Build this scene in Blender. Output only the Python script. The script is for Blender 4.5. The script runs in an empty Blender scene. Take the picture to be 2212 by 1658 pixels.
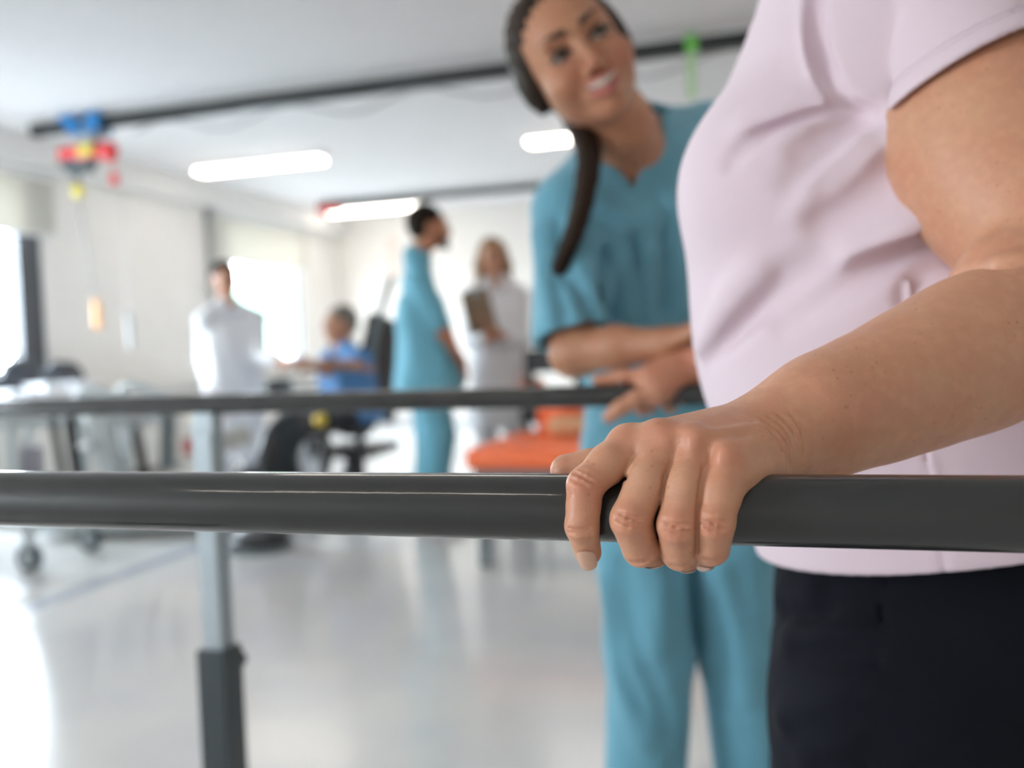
import bpy, bmesh, math, random
import numpy as np
from mathutils import Vector, Matrix

random.seed(7)
S = bpy.context.scene
COL = S.collection

# ------------------------------------------------------------------ camera
FPX = 2000.0                      # focal length in pixels of the 2212 px wide frame
CAM_LOC = Vector((0.0, 0.0, 0.96))
YAW, PITCH, ROLL = math.radians(17.0), math.atan2(84, 2000), -0.038
CAM_ROT = (Matrix.Rotation(YAW, 3, 'Z') @ Matrix.Rotation(math.pi/2-PITCH, 3, 'X') @ Matrix.Rotation(ROLL, 3, 'Z'))
cam_data = bpy.data.cameras.new('camera')
cam = bpy.data.objects.new('camera', cam_data)
COL.objects.link(cam)
cam.matrix_world = Matrix.Translation(CAM_LOC) @ CAM_ROT.to_4x4()
cam_data.sensor_width = 36.0
cam_data.sensor_fit = 'HORIZONTAL'
cam_data.lens = FPX/2212*36.0
cam_data.clip_start = 0.02
cam_data.dof.use_dof = True
cam_data.dof.focus_distance = 0.475
cam_data.dof.aperture_fstop = 3.9
cam_data.dof.aperture_blades = 0
S.camera = cam

def W(px, py, d):
    """point of the room seen at pixel (px,py) of the photograph at distance d along the view axis"""
    v = CAM_ROT @ Vector(((px-1106)/FPX*d, -(py-829)/FPX*d, -d)) + CAM_LOC
    return np.array(v)

# ------------------------------------------------------------------ light and exposure
S.view_settings.view_transform = 'Standard'
S.view_settings.look = 'None'
S.view_settings.gamma = 1.0
S.view_settings.use_curve_mapping = False
S.view_settings.exposure = 0.45
S.cycles.use_denoising = True
S.cycles.max_bounces = 8
S.cycles.diffuse_bounces = 5
S.cycles.glossy_bounces = 4
S.cycles.transparent_max_bounces = 12
S.cycles.sample_clamp_indirect = 6.0

world = bpy.data.worlds.new('sky')
S.world = world
world.use_nodes = True
wn = world.node_tree
wn.nodes.clear()
wo = wn.nodes.new('ShaderNodeOutputWorld')
wb = wn.nodes.new('ShaderNodeBackground')
wr = wn.nodes.new('ShaderNodeValToRGB')
wg = wn.nodes.new('ShaderNodeTexCoord')
wx = wn.nodes.new('ShaderNodeSeparateXYZ')
wm = wn.nodes.new('ShaderNodeMapRange')
wm.inputs[1].default_value = -0.2; wm.inputs[2].default_value = 0.6
wn.links.new(wg.outputs['Generated'], wx.inputs[0])
wn.links.new(wx.outputs['Z'], wm.inputs[0])
wn.links.new(wm.outputs[0], wr.inputs[0])
wr.color_ramp.elements[0].color = (0.84, 0.85, 0.90, 1)
wr.color_ramp.elements[1].color = (0.80, 0.87, 1.0, 1)
wn.links.new(wr.outputs[0], wb.inputs['Color'])
wb.inputs['Strength'].default_value = 34.0
wn.links.new(wb.outputs[0], wo.inputs[0])

# room box, world metres (x along the bars, y away from the camera)
RX0, RX1, RY0, RY1, RZ = -5.62, 4.2, -3.4, 10.83, 2.66
SOFF_Z, SOFF_X = 2.45, -5.42

def portal(name, loc, rot, sx, sy):
    l = bpy.data.lights.new(name, 'AREA')
    l.shape = 'RECTANGLE'; l.size = sx; l.size_y = sy
    l.cycles.is_portal = True
    o = bpy.data.objects.new(name, l); COL.objects.link(o)
    o.location = loc; o.rotation_euler = rot
# windows in the left wall: (y0, y1); in the wall behind the camera: (x0, x1)
WIN_L = [(-2.9, -1.3), (3.9, 5.93), (8.30, 9.92)]
WIN_B = []
WZ0, WZ1 = 0.86, 2.42
for i, (a, b) in enumerate(WIN_L):
    portal('daylight_portal', (RX0-0.16, (a+b)/2, (WZ0+WZ1)/2), (0, -math.pi/2, 0), WZ1-WZ0, b-a)

# ------------------------------------------------------------------ materials
MATS = {}
def mat(name, col, rough=0.5, metal=0.0, coat=0.0, sss=0.0, spec=0.5, noise=0.0, nscale=8.0, bump=0.0, bscale=60.0, emis=None, estr=0.0, sheen=0.0, stretch=None):
    if name in MATS: return MATS[name]
    m = bpy.data.materials.new(name); m.use_nodes = True
    nt = m.node_tree; b = nt.nodes['Principled BSDF']
    b.inputs['Base Color'].default_value = (*col, 1)
    b.inputs['Roughness'].default_value = rough
    b.inputs['Metallic'].default_value = metal
    b.inputs['Coat Weight'].default_value = coat
    b.inputs['Coat Roughness'].default_value = 0.05
    b.inputs['Specular IOR Level'].default_value = spec
    if sheen: b.inputs['Sheen Weight'].default_value = sheen
    if sss:
        b.inputs['Subsurface Weight'].default_value = sss
        b.inputs['Subsurface Radius'].default_value = (1.0, 0.35, 0.2)
        b.inputs['Subsurface Scale'].default_value = 0.006
    if emis:
        b.inputs['Emission Color'].default_value = (*emis, 1); b.inputs['Emission Strength'].default_value = estr
    tc = nt.nodes.new('ShaderNodeTexCoord')
    mp = nt.nodes.new('ShaderNodeMapping')
    nt.links.new(tc.outputs['Object'], mp.inputs[0])
    if stretch: mp.inputs['Scale'].default_value = stretch
    n = nt.nodes.new('ShaderNodeTexNoise'); n.inputs['Scale'].default_value = nscale; n.inputs['Detail'].default_value = 5
    nt.links.new(mp.outputs[0], n.inputs['Vector'])
    mr = nt.nodes.new('ShaderNodeMapRange')
    mr.inputs[1].default_value = 0.3; mr.inputs[2].default_value = 0.7
    mr.inputs[3].default_value = 1.0-noise; mr.inputs[4].default_value = 1.0+noise*0.5
    nt.links.new(n.outputs[0], mr.inputs[0])
    mx = nt.nodes.new('ShaderNodeMix'); mx.data_type = 'RGBA'; mx.blend_type = 'MULTIPLY'
    mx.inputs[0].default_value = 1.0
    mx.inputs[6].default_value = (*col, 1)
    nt.links.new(mr.outputs[0], mx.inputs[7])
    nt.links.new(mx.outputs[2], b.inputs['Base Color'])
    if bump:
        n2 = nt.nodes.new('ShaderNodeTexNoise'); n2.inputs['Scale'].default_value = bscale; n2.inputs['Detail'].default_value = 3
        nt.links.new(mp.outputs[0], n2.inputs['Vector'])
        bp = nt.nodes.new('ShaderNodeBump'); bp.inputs['Strength'].default_value = 1.0
        bp.inputs['Distance'].default_value = bump
        nt.links.new(n2.outputs[0], bp.inputs['Height']); nt.links.new(bp.outputs[0], b.inputs['Normal'])
    MATS[name] = m
    return m

def skin_mat(name, base, red, fine=True, spots=0.0, rough=0.42):
    """skin: mottled colour, a vertex attribute 'blush' for redder knuckles, freckles and fine creases as bump"""
    m = bpy.data.materials.new(name); m.use_nodes = True
    nt = m.node_tree; b = nt.nodes['Principled BSDF']
    L = nt.links.new
    tc = nt.nodes.new('ShaderNodeTexCoord')
    def noise(sc, det=4, sx=None):
        n = nt.nodes.new('ShaderNodeTexNoise'); n.inputs['Scale'].default_value = sc; n.inputs['Detail'].default_value = det
        if sx:
            mp = nt.nodes.new('ShaderNodeMapping'); mp.inputs['Scale'].default_value = sx
            L(tc.outputs['Object'], mp.inputs[0]); L(mp.outputs[0], n.inputs['Vector'])
        else: L(tc.outputs['Object'], n.inputs['Vector'])
        return n
    def rng(src, a, c, lo, hi):
        r = nt.nodes.new('ShaderNodeMapRange')
        r.inputs[1].default_value = a; r.inputs[2].default_value = c; r.inputs[3].default_value = lo; r.inputs[4].default_value = hi
        L(src, r.inputs[0]); return r.outputs[0]
    def mix(f, a, c):
        x = nt.nodes.new('ShaderNodeMix'); x.data_type = 'RGBA'
        if hasattr(f, 'default_value') or not isinstance(f, (int, float)): L(f, x.inputs[0])
        else: x.inputs[0].default_value = f
        if isinstance(a, tuple): x.inputs[6].default_value = (*a, 1)
        else: L(a, x.inputs[6])
        if isinstance(c, tuple): x.inputs[7].default_value = (*c, 1)
        else: L(c, x.inputs[7])
        return x.outputs[2]
    n1 = noise(22, 4)
    col = mix(rng(n1.outputs[0], 0.36, 0.66, 0, 0.55), base, red)
    n3 = noise(130, 3)
    col = mix(rng(n3.outputs[0], 0.45, 0.7, 0, 0.32), col, tuple(min(1, c*1.22) for c in base))
    at = nt.nodes.new('ShaderNodeAttribute'); at.attribute_name = 'blush'
    bl = nt.nodes.new('ShaderNodeMath'); bl.operation = 'MULTIPLY'; bl.inputs[1].default_value = 0.55
    L(at.outputs['Fac'], bl.inputs[0])
    col = mix(bl.outputs[0], col, (min(1, red[0]*1.05), red[1]*0.80, red[2]*0.82))
    if spots:
        v = nt.nodes.new('ShaderNodeTexVoronoi'); v.inputs['Scale'].default_value = 170
        L(tc.outputs['Object'], v.inputs['Vector'])
        n2 = noise(30, 2)
        f = nt.nodes.new('ShaderNodeMath'); f.operation = 'MULTIPLY'
        L(rng(v.outputs['Distance'], 0.10, 0.22, 1, 0), f.inputs[0]); L(rng(n2.outputs[0], 0.5, 0.62, 0, spots), f.inputs[1])
        col = mix(f.outputs[0], col, (red[0]*0.75, red[1]*0.62, red[2]*0.55))
    L(col, b.inputs['Base Color'])
    b.inputs['Roughness'].default_value = rough
    b.inputs['Specular IOR Level'].default_value = 0.4
    b.inputs['Subsurface Weight'].default_value = 0.25
    b.inputs['Subsurface Radius'].default_value = (1.0, 0.4, 0.22)
    b.inputs['Subsurface Scale'].default_value = 0.004
    if fine:
        # net of fine skin lines + pores
        v2 = nt.nodes.new('ShaderNodeTexVoronoi'); v2.feature = 'DISTANCE_TO_EDGE'; v2.inputs['Scale'].default_value = 620
        L(tc.outputs['Object'], v2.inputs['Vector'])
        w1 = noise(260, 3, (0.45, 1.0, 1.6))
        a1 = nt.nodes.new('ShaderNodeMath'); a1.operation = 'MULTIPLY_ADD'; a1.inputs[1].default_value = 0.5
        L(rng(v2.outputs['Distance'], 0, 0.12, 0, 1), a1.inputs[0]); L(w1.outputs[0], a1.inputs[2])
        bp = nt.nodes.new('ShaderNodeBump'); bp.inputs['Distance'].default_value = 0.00016; bp.inputs['Strength'].default_value = 0.55
        L(a1.outputs[0], bp.inputs['Height']); L(bp.outputs[0], b.inputs['Normal'])
    return m
# ------------------------------------------------------------------ object helpers
def tag(o, label=None, cat=None, group=None, kind=None):
    if label: o['label'] = label
    if cat: o['category'] = cat
    if group: o['group'] = group
    if kind: o['kind'] = kind
    return o
def thing(name, label, cat, loc=(0, 0, 0), group=None):
    o = bpy.data.objects.new(name, None); COL.objects.link(o)
    o.empty_display_size = 0.1
    o.location = Vector([float(v) for v in loc])
    return tag(o, label, cat, group)
def link_mesh(name, me, m, parent=None, smooth=True):
    o = bpy.data.objects.new(name, me); COL.objects.link(o)
    if m: me.materials.append(m)
    if smooth and len(me.polygons): me.polygons.foreach_set('use_smooth', [True]*len(me.polygons))
    if parent:
        o.parent = parent
        root, off = parent, Vector((0, 0, 0))
        while root is not None: off += root.location; root = root.parent
        me.transform(Matrix.Translation(-off))
    return o
def obj(name, bm, m, parent=None, smooth=False, kind=None):
    me = bpy.data.meshes.new(name); bm.normal_update(); bm.to_mesh(me); bm.free()
    o = link_mesh(name, me, m, parent, False)
    if smooth:
        for p in me.polygons: p.use_smooth = True
    if kind: o['kind'] = kind
    return o
def B(): return bmesh.new()
def box(bm, lo, hi, bev=0.0, rot=None, piv=None):
    r = bmesh.ops.create_cube(bm, size=1.0); vs = r['verts']
    lo, hi = Vector(lo), Vector(hi); c = (lo+hi)/2; s = hi-lo
    for v in vs: v.co = Vector((v.co.x*s.x, v.co.y*s.y, v.co.z*s.z))
    if bev:
        es = list({e for v in vs for e in v.link_edges})
        rb = bmesh.ops.bevel(bm, geom=es, offset=bev, segments=3, profile=0.6, affect='EDGES')
        vs = list({v for f in rb['faces'] for v in f.verts} | {v for v in vs if v.is_valid})
    for v in vs:
        if rot is not None: v.co = rot @ v.co
        v.co = v.co + c
    return vs
def tube(bm, pts, r, seg=16, caps=True):
    """round tube through points; r a number or one radius per point"""
    P = [Vector([float(x) for x in p]) for p in pts]; n = len(P)
    R = [r]*n if isinstance(r, (int, float)) else r
    t0 = (P[1]-P[0]).normalized()
    up = Vector((0, 0, 1)) if abs(t0.z) < 0.9 else Vector((1, 0, 0))
    a = t0.cross(up).normalized(); rings = []
    for i in range(n):
        t = (P[min(i+1, n-1)]-P[max(i-1, 0)]).normalized()
        a = (a - t*a.dot(t)).normalized(); b = t.cross(a)
        rings.append([bm.verts.new(P[i]+(a*math.cos(2*math.pi*k/seg)+b*math.sin(2*math.pi*k/seg))*R[i]) for k in range(seg)])
    for i in range(n-1):
        for k in range(seg):
            bm.faces.new((rings[i][k], rings[i][(k+1) % seg], rings[i+1][(k+1) % seg], rings[i+1][k]))
    if caps:
        bm.faces.new(rings[0][::-1]); bm.faces.new(rings[-1])
def spline(pts, n=8):
    P = [np.array(p, float) for p in pts]; out = []
    for i in range(len(P)-1):
        p0, p1, p2, p3 = P[max(i-1, 0)], P[i], P[i+1], P[min(i+2, len(P)-1)]
        for k in range(n):
            t = k/n
            out.append(0.5*((2*p1)+(-p0+p2)*t+(2*p0-5*p1+4*p2-p3)*t*t+(-p0+3*p1-3*p2+p3)*t**3))
    out.append(P[-1]); return out
def struct(name, bm, m, parent=None):
    o = obj(name, bm, m, parent)
    if parent is None: o['kind'] = 'structure'
    return o

# ------------------------------------------------------------------ implicit surfaces
def nrm(v):
    v = np.asarray(v, float); return v/max(np.linalg.norm(v), 1e-9)
def smin(a, b, k):
    h = np.maximum(k-np.abs(a-b), 0.0)
    return np.minimum(a, b)-h*h*(0.25/k)
def smax(a, b, k): return -smin(-a, -b, k)

class SD:
    """a list of blended primitives"""
    def __init__(s): s.ops = []
    def cone(s, a, b, r1, r2=None, k=0.01, sub=False, flat=None):
        # flat = (axis, factor): squash the cross-section along the axis
        s.ops.append(['c', np.array(a, float), np.array(b, float), float(r1), float(r1 if r2 is None else r2), k, sub, flat]); return s
    def chain(s, pts, rs, k=0.01, sub=False):
        for i in range(len(pts)-1): s.cone(pts[i], pts[i+1], rs[i], rs[i+1], k, sub)
        return s
    def ell(s, c, r, axes=None, k=0.01, sub=False):
        s.ops.append(['e', np.array(c, float), np.array(r, float), np.array(axes, float) if axes is not None else np.eye(3), k, sub]); return s
    def loft(s, zs, xc, yc, a, b, ang=0.0, org=(0, 0, 0), k=0.01, sub=False, rnd=0.03):
        # stack of ellipses: half sizes a (local x), b (local y) at heights zs
        zz = np.linspace(zs[0], zs[-1], 80)
        def sm(v):
            v = np.interp(zz, zs, np.asarray(v, float)*np.ones(len(zs)))
            for _ in range(6): v = np.concatenate([[v[0]], (v[:-2]+2*v[1:-1]+v[2:])/4, [v[-1]]])
            return v
        ca, sa = math.cos(ang), math.sin(ang)
        s.ops.append(['l', zz, sm(xc), sm(yc), sm(a), sm(b), np.array([[ca, sa], [-sa, ca]]), np.array(org, float), k, sub, rnd]); return s
    def grp(s, subs, keach, k, sub=False, off=0.0):
        s.ops.append(['g', subs, keach, k, sub, off]); return s
    def plane(s, n, o, k=0.004):   # keeps the side n.(p-o) < 0
        s.ops.append(['p', nrm(n), np.array(o, float), k]); return s
    def fn(s, f): s.ops.append(['f', f]); return s
    def inter(s, other, k=0.004): s.ops.append(['i', other, k]); return s
    def bounds(s):
        lo, hi = np.full(3, 1e9), np.full(3, -1e9)
        for o in s.ops:
            if o[0] == 'c' and not o[6]:
                for q, r in ((o[1], o[3]), (o[2], o[4])):
                    lo = np.minimum(lo, q-r); hi = np.maximum(hi, q+r)
            elif o[0] == 'e' and not o[5]:
                e = np.sqrt(((o[3]*o[2][:, None])**2).sum(0))
                lo = np.minimum(lo, o[1]-e); hi = np.maximum(hi, o[1]+e)
            elif o[0] == 'l' and not o[9]:
                m = max(o[4].max(), o[5].max())+max(np.abs(o[2]).max(), np.abs(o[3]).max())
                lo = np.minimum(lo, o[7]+np.array([-m, -m, o[1][0]])); hi = np.maximum(hi, o[7]+np.array([m, m, o[1][-1]]))
            elif o[0] == 'g' and not o[4]:
                for q in o[1]:
                    a, b = q.bounds(); lo = np.minimum(lo, a); hi = np.maximum(hi, b)
        return lo, hi

def ev(ops, P, c=None, R=0.0, K=0.0):
    d = None
    cull = c is not None
    for o in ops:
        t = o[0]
        if t == 'c':
            a, b = o[1], o[2]; ab = b-a; L2 = max(ab@ab, 1e-12)
            k = o[5]
            if cull:
                tt = min(max((c-a)@ab/L2, 0), 1)
                if np.linalg.norm(c-a-tt*ab)-max(o[3], o[4]) > R+k+K+0.004: continue
            pa = P-a
            h = np.clip(pa@ab/L2, 0, 1)
            q = pa-h[:, None]*ab
            if o[7] is not None:
                ax, f = o[7]
                q = q+(q@ax)[:, None]*(f-1)*ax
                v = np.sqrt((q*q).sum(1))-(o[3]+(o[4]-o[3])*h)
                v = v/max(f, 1.0)
            else:
                v = np.sqrt((q*q).sum(1))-(o[3]+(o[4]-o[3])*h)
            sub = o[6]
        elif t == 'e':
            k = o[4]; r = o[2]
            if cull and np.linalg.norm(c-o[1])-r.max() > R+k+K+0.004: continue
            q = (P-o[1])@o[3].T
            k0 = np.sqrt(((q/r)**2).sum(1)); k1 = np.sqrt(((q/(r*r))**2).sum(1))
            v = k0*(k0-1)/np.maximum(k1, 1e-9)
            sub = o[5]
        elif t == 'l':
            q = P-o[7]; xy = q[:, :2]@o[6].T; z = q[:, 2]
            x = xy[:, 0]-np.interp(z, o[1], o[2]); y = xy[:, 1]-np.interp(z, o[1], o[3])
            a = np.interp(z, o[1], o[4]); b = np.interp(z, o[1], o[5])
            k0 = np.sqrt((x/a)**2+(y/b)**2); k1 = np.sqrt((x/(a*a))**2+(y/(b*b))**2)
            v = k0*(k0-1)/np.maximum(k1, 1e-6)
            v = np.where(k0 < 0.3, -np.minimum(a, b)*0.8, v)
            v = smax(v, np.maximum(o[1][0]-z, z-o[1][-1]), o[10])
            k = o[8]; sub = o[9]
        elif t == 'g':
            k = o[3]; sub = o[4]
            if not sub:
                base = d; acc = None
                for q in o[1]:
                    v = ev(q.ops, P, c, R, K)
                    if v is None: continue
                    v = v-o[5]
                    acc = v if acc is None else smin(acc, v, o[2])
                if acc is not None: d = acc if base is None else smin(base, acc, k)
                continue
            v = None
            for q in o[1]:
                w = ev(q.ops, P, c, R, K)
                if w is None: continue
                v = w if v is None else smin(v, w, o[2])
            if v is None: continue
            v = v-o[5]
        elif t == 'p':
            if d is None: continue
            d = smax(d, (P-o[2])@o[1], o[3]); continue
        elif t == 'f':
            if d is not None: d = o[1](P, d)
            continue
        elif t == 'i':
            if d is None: continue
            w = ev(o[1].ops, P, c, R, K)
            if w is None: d = np.maximum(d, 0.05)
            else: d = smax(d, w, o[2])
            continue
        if sub:
            if d is not None: d = smax(d, -v, k)
        else:
            d = v if d is None else smin(d, v, k)
    return d

def kmax(ops):
    m = 0.0
    for o in ops:
        if o[0] == 'c': m = max(m, o[5])
        elif o[0] == 'e': m = max(m, o[4])
        elif o[0] == 'l': m = max(m, o[8])
        elif o[0] == 'g': m = max([m, o[3]]+[kmax(q.ops) for q in o[1]])
    return m
def surf(sd, h, BL=12, pad=0.02, lo=None, hi=None):
    """sparse surface nets: (verts, quads)"""
    l0, h0 = sd.bounds()
    lo = l0-pad if lo is None else np.array(lo, float); hi = h0+pad if hi is None else np.array(hi, float)
    nb = np.ceil((hi-lo)/(h*BL)).astype(int)
    bi = np.stack(np.meshgrid(*[np.arange(n) for n in nb], indexing='ij'), -1).reshape(-1, 3)
    cen = lo+(bi+0.5)*BL*h
    R = math.sqrt(3)*BL*h/2
    d0 = ev(sd.ops, cen)
    keep = np.abs(d0) < 1.7*R+0.012
    bi = bi[keep]; cen = cen[keep]
    N = nb*BL+2
    key = lambda c: (c[:, 0].astype(np.int64)*N[1]+c[:, 1])*N[2]+c[:, 2]
    n1 = BL+1
    g = np.stack(np.meshgrid(*[np.arange(n1)]*3, indexing='ij'), -1).reshape(-1, 3)
    VK, VP, Q = [], [], []
    KM = kmax(sd.ops)
    corners = [(i, j, k) for i in (0, 1) for j in (0, 1) for k in (0, 1)]
    edges = [(a, b) for a in range(8) for b in range(a+1, 8) if sum(abs(corners[a][i]-corners[b][i]) for i in range(3)) == 1]
    for b, c in zip(bi, cen):
        P = lo+(b*BL+g)*h
        v = ev(sd.ops, P, c, R, KM)
        if v is None: continue
        v = v.reshape(n1, n1, n1)
        s = v < 0
        if s.all() or not s.any(): continue
        cs = [s[i:i+BL, j:j+BL, k:k+BL] for i, j, k in corners]
        cnt = sum(x.astype(np.int8) for x in cs)
        act = (cnt > 0) & (cnt < 8)
        idx = np.argwhere(act)
        if len(idx):
            cv = np.stack([v[i:i+BL, j:j+BL, k:k+BL][act] for i, j, k in corners], 1)
            acc = np.zeros((len(idx), 3)); num = np.zeros(len(idx))
            for ea, eb in edges:
                va, vb = cv[:, ea], cv[:, eb]
                m = (va < 0) != (vb < 0)
                t = np.where(m, va/np.where(m, va-vb, 1), 0)
                pa, pb = np.array(corners[ea], float), np.array(corners[eb], float)
                acc += m[:, None]*(pa+t[:, None]*(pb-pa)); num += m
            VP.append(lo+(b*BL+idx+acc/num[:, None])*h)
            VK.append(key(b*BL+idx))
        for ax in range(3):
            e1, e2 = (ax+1) % 3, (ax+2) % 3
            sl0 = [slice(0, BL)]*3; sl1 = [slice(0, BL)]*3
            sl1[ax] = slice(1, BL+1)
            A, Bq = s[tuple(sl0)], s[tuple(sl1)]
            cr = np.argwhere(A != Bq)
            if not len(cr): continue
            out = A[tuple(cr.T)]            # inside -> outside along +axis
            n = b*BL+cr
            u1 = np.zeros(3, int); u1[e1] = 1
            u2 = np.zeros(3, int); u2[e2] = 1
            q = np.stack([key(n-u1-u2), key(n-u2), key(n), key(n-u1)], 1)
            q[~out] = q[~out][:, ::-1]
            Q.append(q)
    VK = np.concatenate(VK); VP = np.concatenate(VP); Q = np.concatenate(Q)
    o = np.argsort(VK); VK = VK[o]; VP = VP[o]
    ix = np.searchsorted(VK, Q); ix = np.minimum(ix, len(VK)-1)
    ok = (VK[ix] == Q).all(1)
    return VP, ix[ok]

def relax(V, Q, it=2, f=0.5):
    e = np.concatenate([Q[:, [0, 1]], Q[:, [1, 2]], Q[:, [2, 3]], Q[:, [3, 0]]])
    for _ in range(it):
        s = np.zeros_like(V); n = np.zeros(len(V))
        for a in range(3):
            s[:, a] = np.bincount(e[:, 0], V[e[:, 1], a], len(V))+np.bincount(e[:, 1], V[e[:, 0], a], len(V))
        n = np.bincount(e[:, 0], minlength=len(V))+np.bincount(e[:, 1], minlength=len(V))
        V = V+(s/np.maximum(n, 1)[:, None]-V)*f
    return V

def vis(o):
    return o
def sdf_obj(name, sds, hs, m, parent=None, it=2, blush=None, pad=0.02):
    """mesh one or several implicit bodies into ONE mesh object"""
    if isinstance(sds, SD): sds, hs = [sds], [hs]
    VV, QQ, off = [], [], 0
    for sd, h in zip(sds, hs):
        V, Q = surf(sd, h, pad=pad)
        V = relax(V, Q, it)
        VV.append(V); QQ.append(Q+off); off += len(V)
    V = np.concatenate(VV); Q = np.concatenate(QQ)
    me = bpy.data.meshes.new(name)
    me.vertices.add(len(V)); me.vertices.foreach_set('co', V.astype(np.float32).ravel())
    me.loops.add(len(Q)*4); me.loops.foreach_set('vertex_index', Q.astype(np.int32).ravel())
    me.polygons.add(len(Q)); me.polygons.foreach_set('loop_start', np.arange(0, len(Q)*4, 4, dtype=np.int32))
    me.polygons.foreach_set('use_smooth', [True]*len(Q))
    me.update(calc_edges=True)
    if blush is not None:
        a = me.attributes.new('blush', 'FLOAT', 'POINT')
        w = np.zeros(len(V))
        for (p, r, s) in blush:
            dd = np.linalg.norm(V-np.array(p), axis=1)/r
            w = np.maximum(w, s*np.clip(1-dd, 0, 1)**1.3)
        a.data.foreach_set('value', w.astype(np.float32))
    return link_mesh(name, me, m, parent)

def hit(sd, px, py, d0=0.3, d1=2.2, n=500):
    """where the line of sight through a pixel meets an implicit body"""
    ds = np.linspace(d0, d1, n)
    a, b = W(px, py, 0.0), W(px, py, 1.0)
    P = a+(b-a)*ds[:, None]
    v = ev(sd.ops, P)
    i = np.argmax(v < 0)
    if not (v < 0).any(): return None
    return ds[i]
def fold(sd, target, pix, rs, depth, k=0.008, groove=True, default=0.85):
    """a cloth fold along a polyline over the surface of `sd`: groove (cut) or ridge (added)"""
    pts = []; dl = default
    for (x, y) in pix:
        d = hit(sd, x, y)
        if d is None:
            if pts: break
            continue
        pts.append((x, y, d))
    if len(pts) < 2: print('fold missed', pix[0]); return
    out = []
    for i, (x, y, d) in enumerate(pts):
        r = rs[i]; dp = depth[i] if isinstance(depth, (list, tuple)) else depth
        q = W(x, y, d-(r-dp)) if groove else W(x, y, d+(r-dp))
        out.append(q)
    sp = spline(out, 5); rr = list(np.interp(np.linspace(0, len(rs)-1, len(sp)), np.arange(len(rs)), rs))
    g = SD()
    for i in range(len(sp)-1): g.cone(sp[i], sp[i+1], rr[i], rr[i+1], 0.003)
    target.grp([g], 0.003, k, sub=groove)
# ------------------------------------------------------------------ the room
def on_z(px, py, z):
    a, b = W(px, py, 0.0), W(px, py, 1.0)
    return a+(b-a)*((z-a[2])/(b[2]-a[2]))
def on_x(px, py, x):
    a, b = W(px, py, 0.0), W(px, py, 1.0)
    return a+(b-a)*((x-a[0])/(b[0]-a[0]))
def on_y(px, py, y):
    a, b = W(px, py, 0.0), W(px, py, 1.0)
    return a+(b-a)*((y-a[1])/(b[1]-a[1]))

M_wall = mat('wall_paint', (0.86, 0.83, 0.795), 0.7, noise=0.03, nscale=3)
M_farwall = mat('far_wall_paint', (0.84, 0.80, 0.75), 0.7, noise=0.03, nscale=3)
M_ceil = mat('ceiling_paint', (0.78, 0.77, 0.77), 0.8, noise=0.02, nscale=4)
M_soff = mat('soffit_paint', (0.80, 0.79, 0.77), 0.7)
M_dark = mat('dark_metal', (0.030, 0.034, 0.038), 0.4, noise=0.1)
M_frame = mat('window_aluminium', (0.06, 0.065, 0.075), 0.4)
M_white = mat('white_plastic', (0.8, 0.8, 0.8), 0.35)
M_sill = mat('sill_stone', (0.6, 0.59, 0.57), 0.35)
M_base = mat('skirting', (0.55, 0.55, 0.55), 0.5)

def floor_material():
    m = bpy.data.materials.new('floor_vinyl'); m.use_nodes = True
    nt = m.node_tree; b = nt.nodes['Principled BSDF']; L = nt.links.new
    tc = nt.nodes.new('ShaderNodeTexCoord')
    n = nt.nodes.new('ShaderNodeTexNoise'); n.inputs['Scale'].default_value = 1.6; n.inputs['Detail'].default_value = 6
    L(tc.outputs['Object'], n.inputs['Vector'])
    r = nt.nodes.new('ShaderNodeValToRGB')
    r.color_ramp.elements[0].position = 0.35; r.color_ramp.elements[0].color = (0.60, 0.60, 0.62, 1)
    r.color_ramp.elements[1].position = 0.62; r.color_ramp.elements[1].color = (0.70, 0.685, 0.655, 1)
    L(n.outputs[0], r.inputs[0])
    n2 = nt.nodes.new('ShaderNodeTexNoise'); n2.inputs['Scale'].default_value = 140; n2.inputs['Detail'].default_value = 2
    L(tc.outputs['Object'], n2.inputs['Vector'])
    mr = nt.nodes.new('ShaderNodeMapRange'); mr.inputs[1].default_value = 0.3; mr.inputs[2].default_value = 0.7; mr.inputs[3].default_value = 0.93; mr.inputs[4].default_value = 1.04
    L(n2.outputs[0], mr.inputs[0])
    mx = nt.nodes.new('ShaderNodeMix'); mx.data_type = 'RGBA'; mx.blend_type = 'MULTIPLY'; mx.inputs[0].default_value = 1
    L(r.outputs[0], mx.inputs[6]); L(mr.outputs[0], mx.inputs[7]); L(mx.outputs[2], b.inputs['Base Color'])
    n3 = nt.nodes.new('ShaderNodeTexNoise'); n3.inputs['Scale'].default_value = 5; n3.inputs['Detail'].default_value = 2
    L(tc.outputs['Object'], n3.inputs['Vector'])
    bp = nt.nodes.new('ShaderNodeBump'); bp.inputs['Distance'].default_value = 0.004; bp.inputs['Strength'].default_value = 0.25
    L(n3.outputs[0], bp.inputs['Height']); L(bp.outputs[0], b.inputs['Normal'])
    b.inputs['Roughness'].default_value = 0.17
    b.inputs['Specular IOR Level'].default_value = 0.55
    return m
bm = B(); box(bm, (RX0-0.3, RY0-0.3, -0.15), (RX1+0.3, RY1+0.3, 0)); struct('floor', bm, floor_material())
bm = B(); box(bm, (RX0-0.3, RY0-0.3, RZ), (RX1+0.3, RY1+0.3, RZ+0.15)); struct('ceiling', bm, M_ceil)

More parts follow.
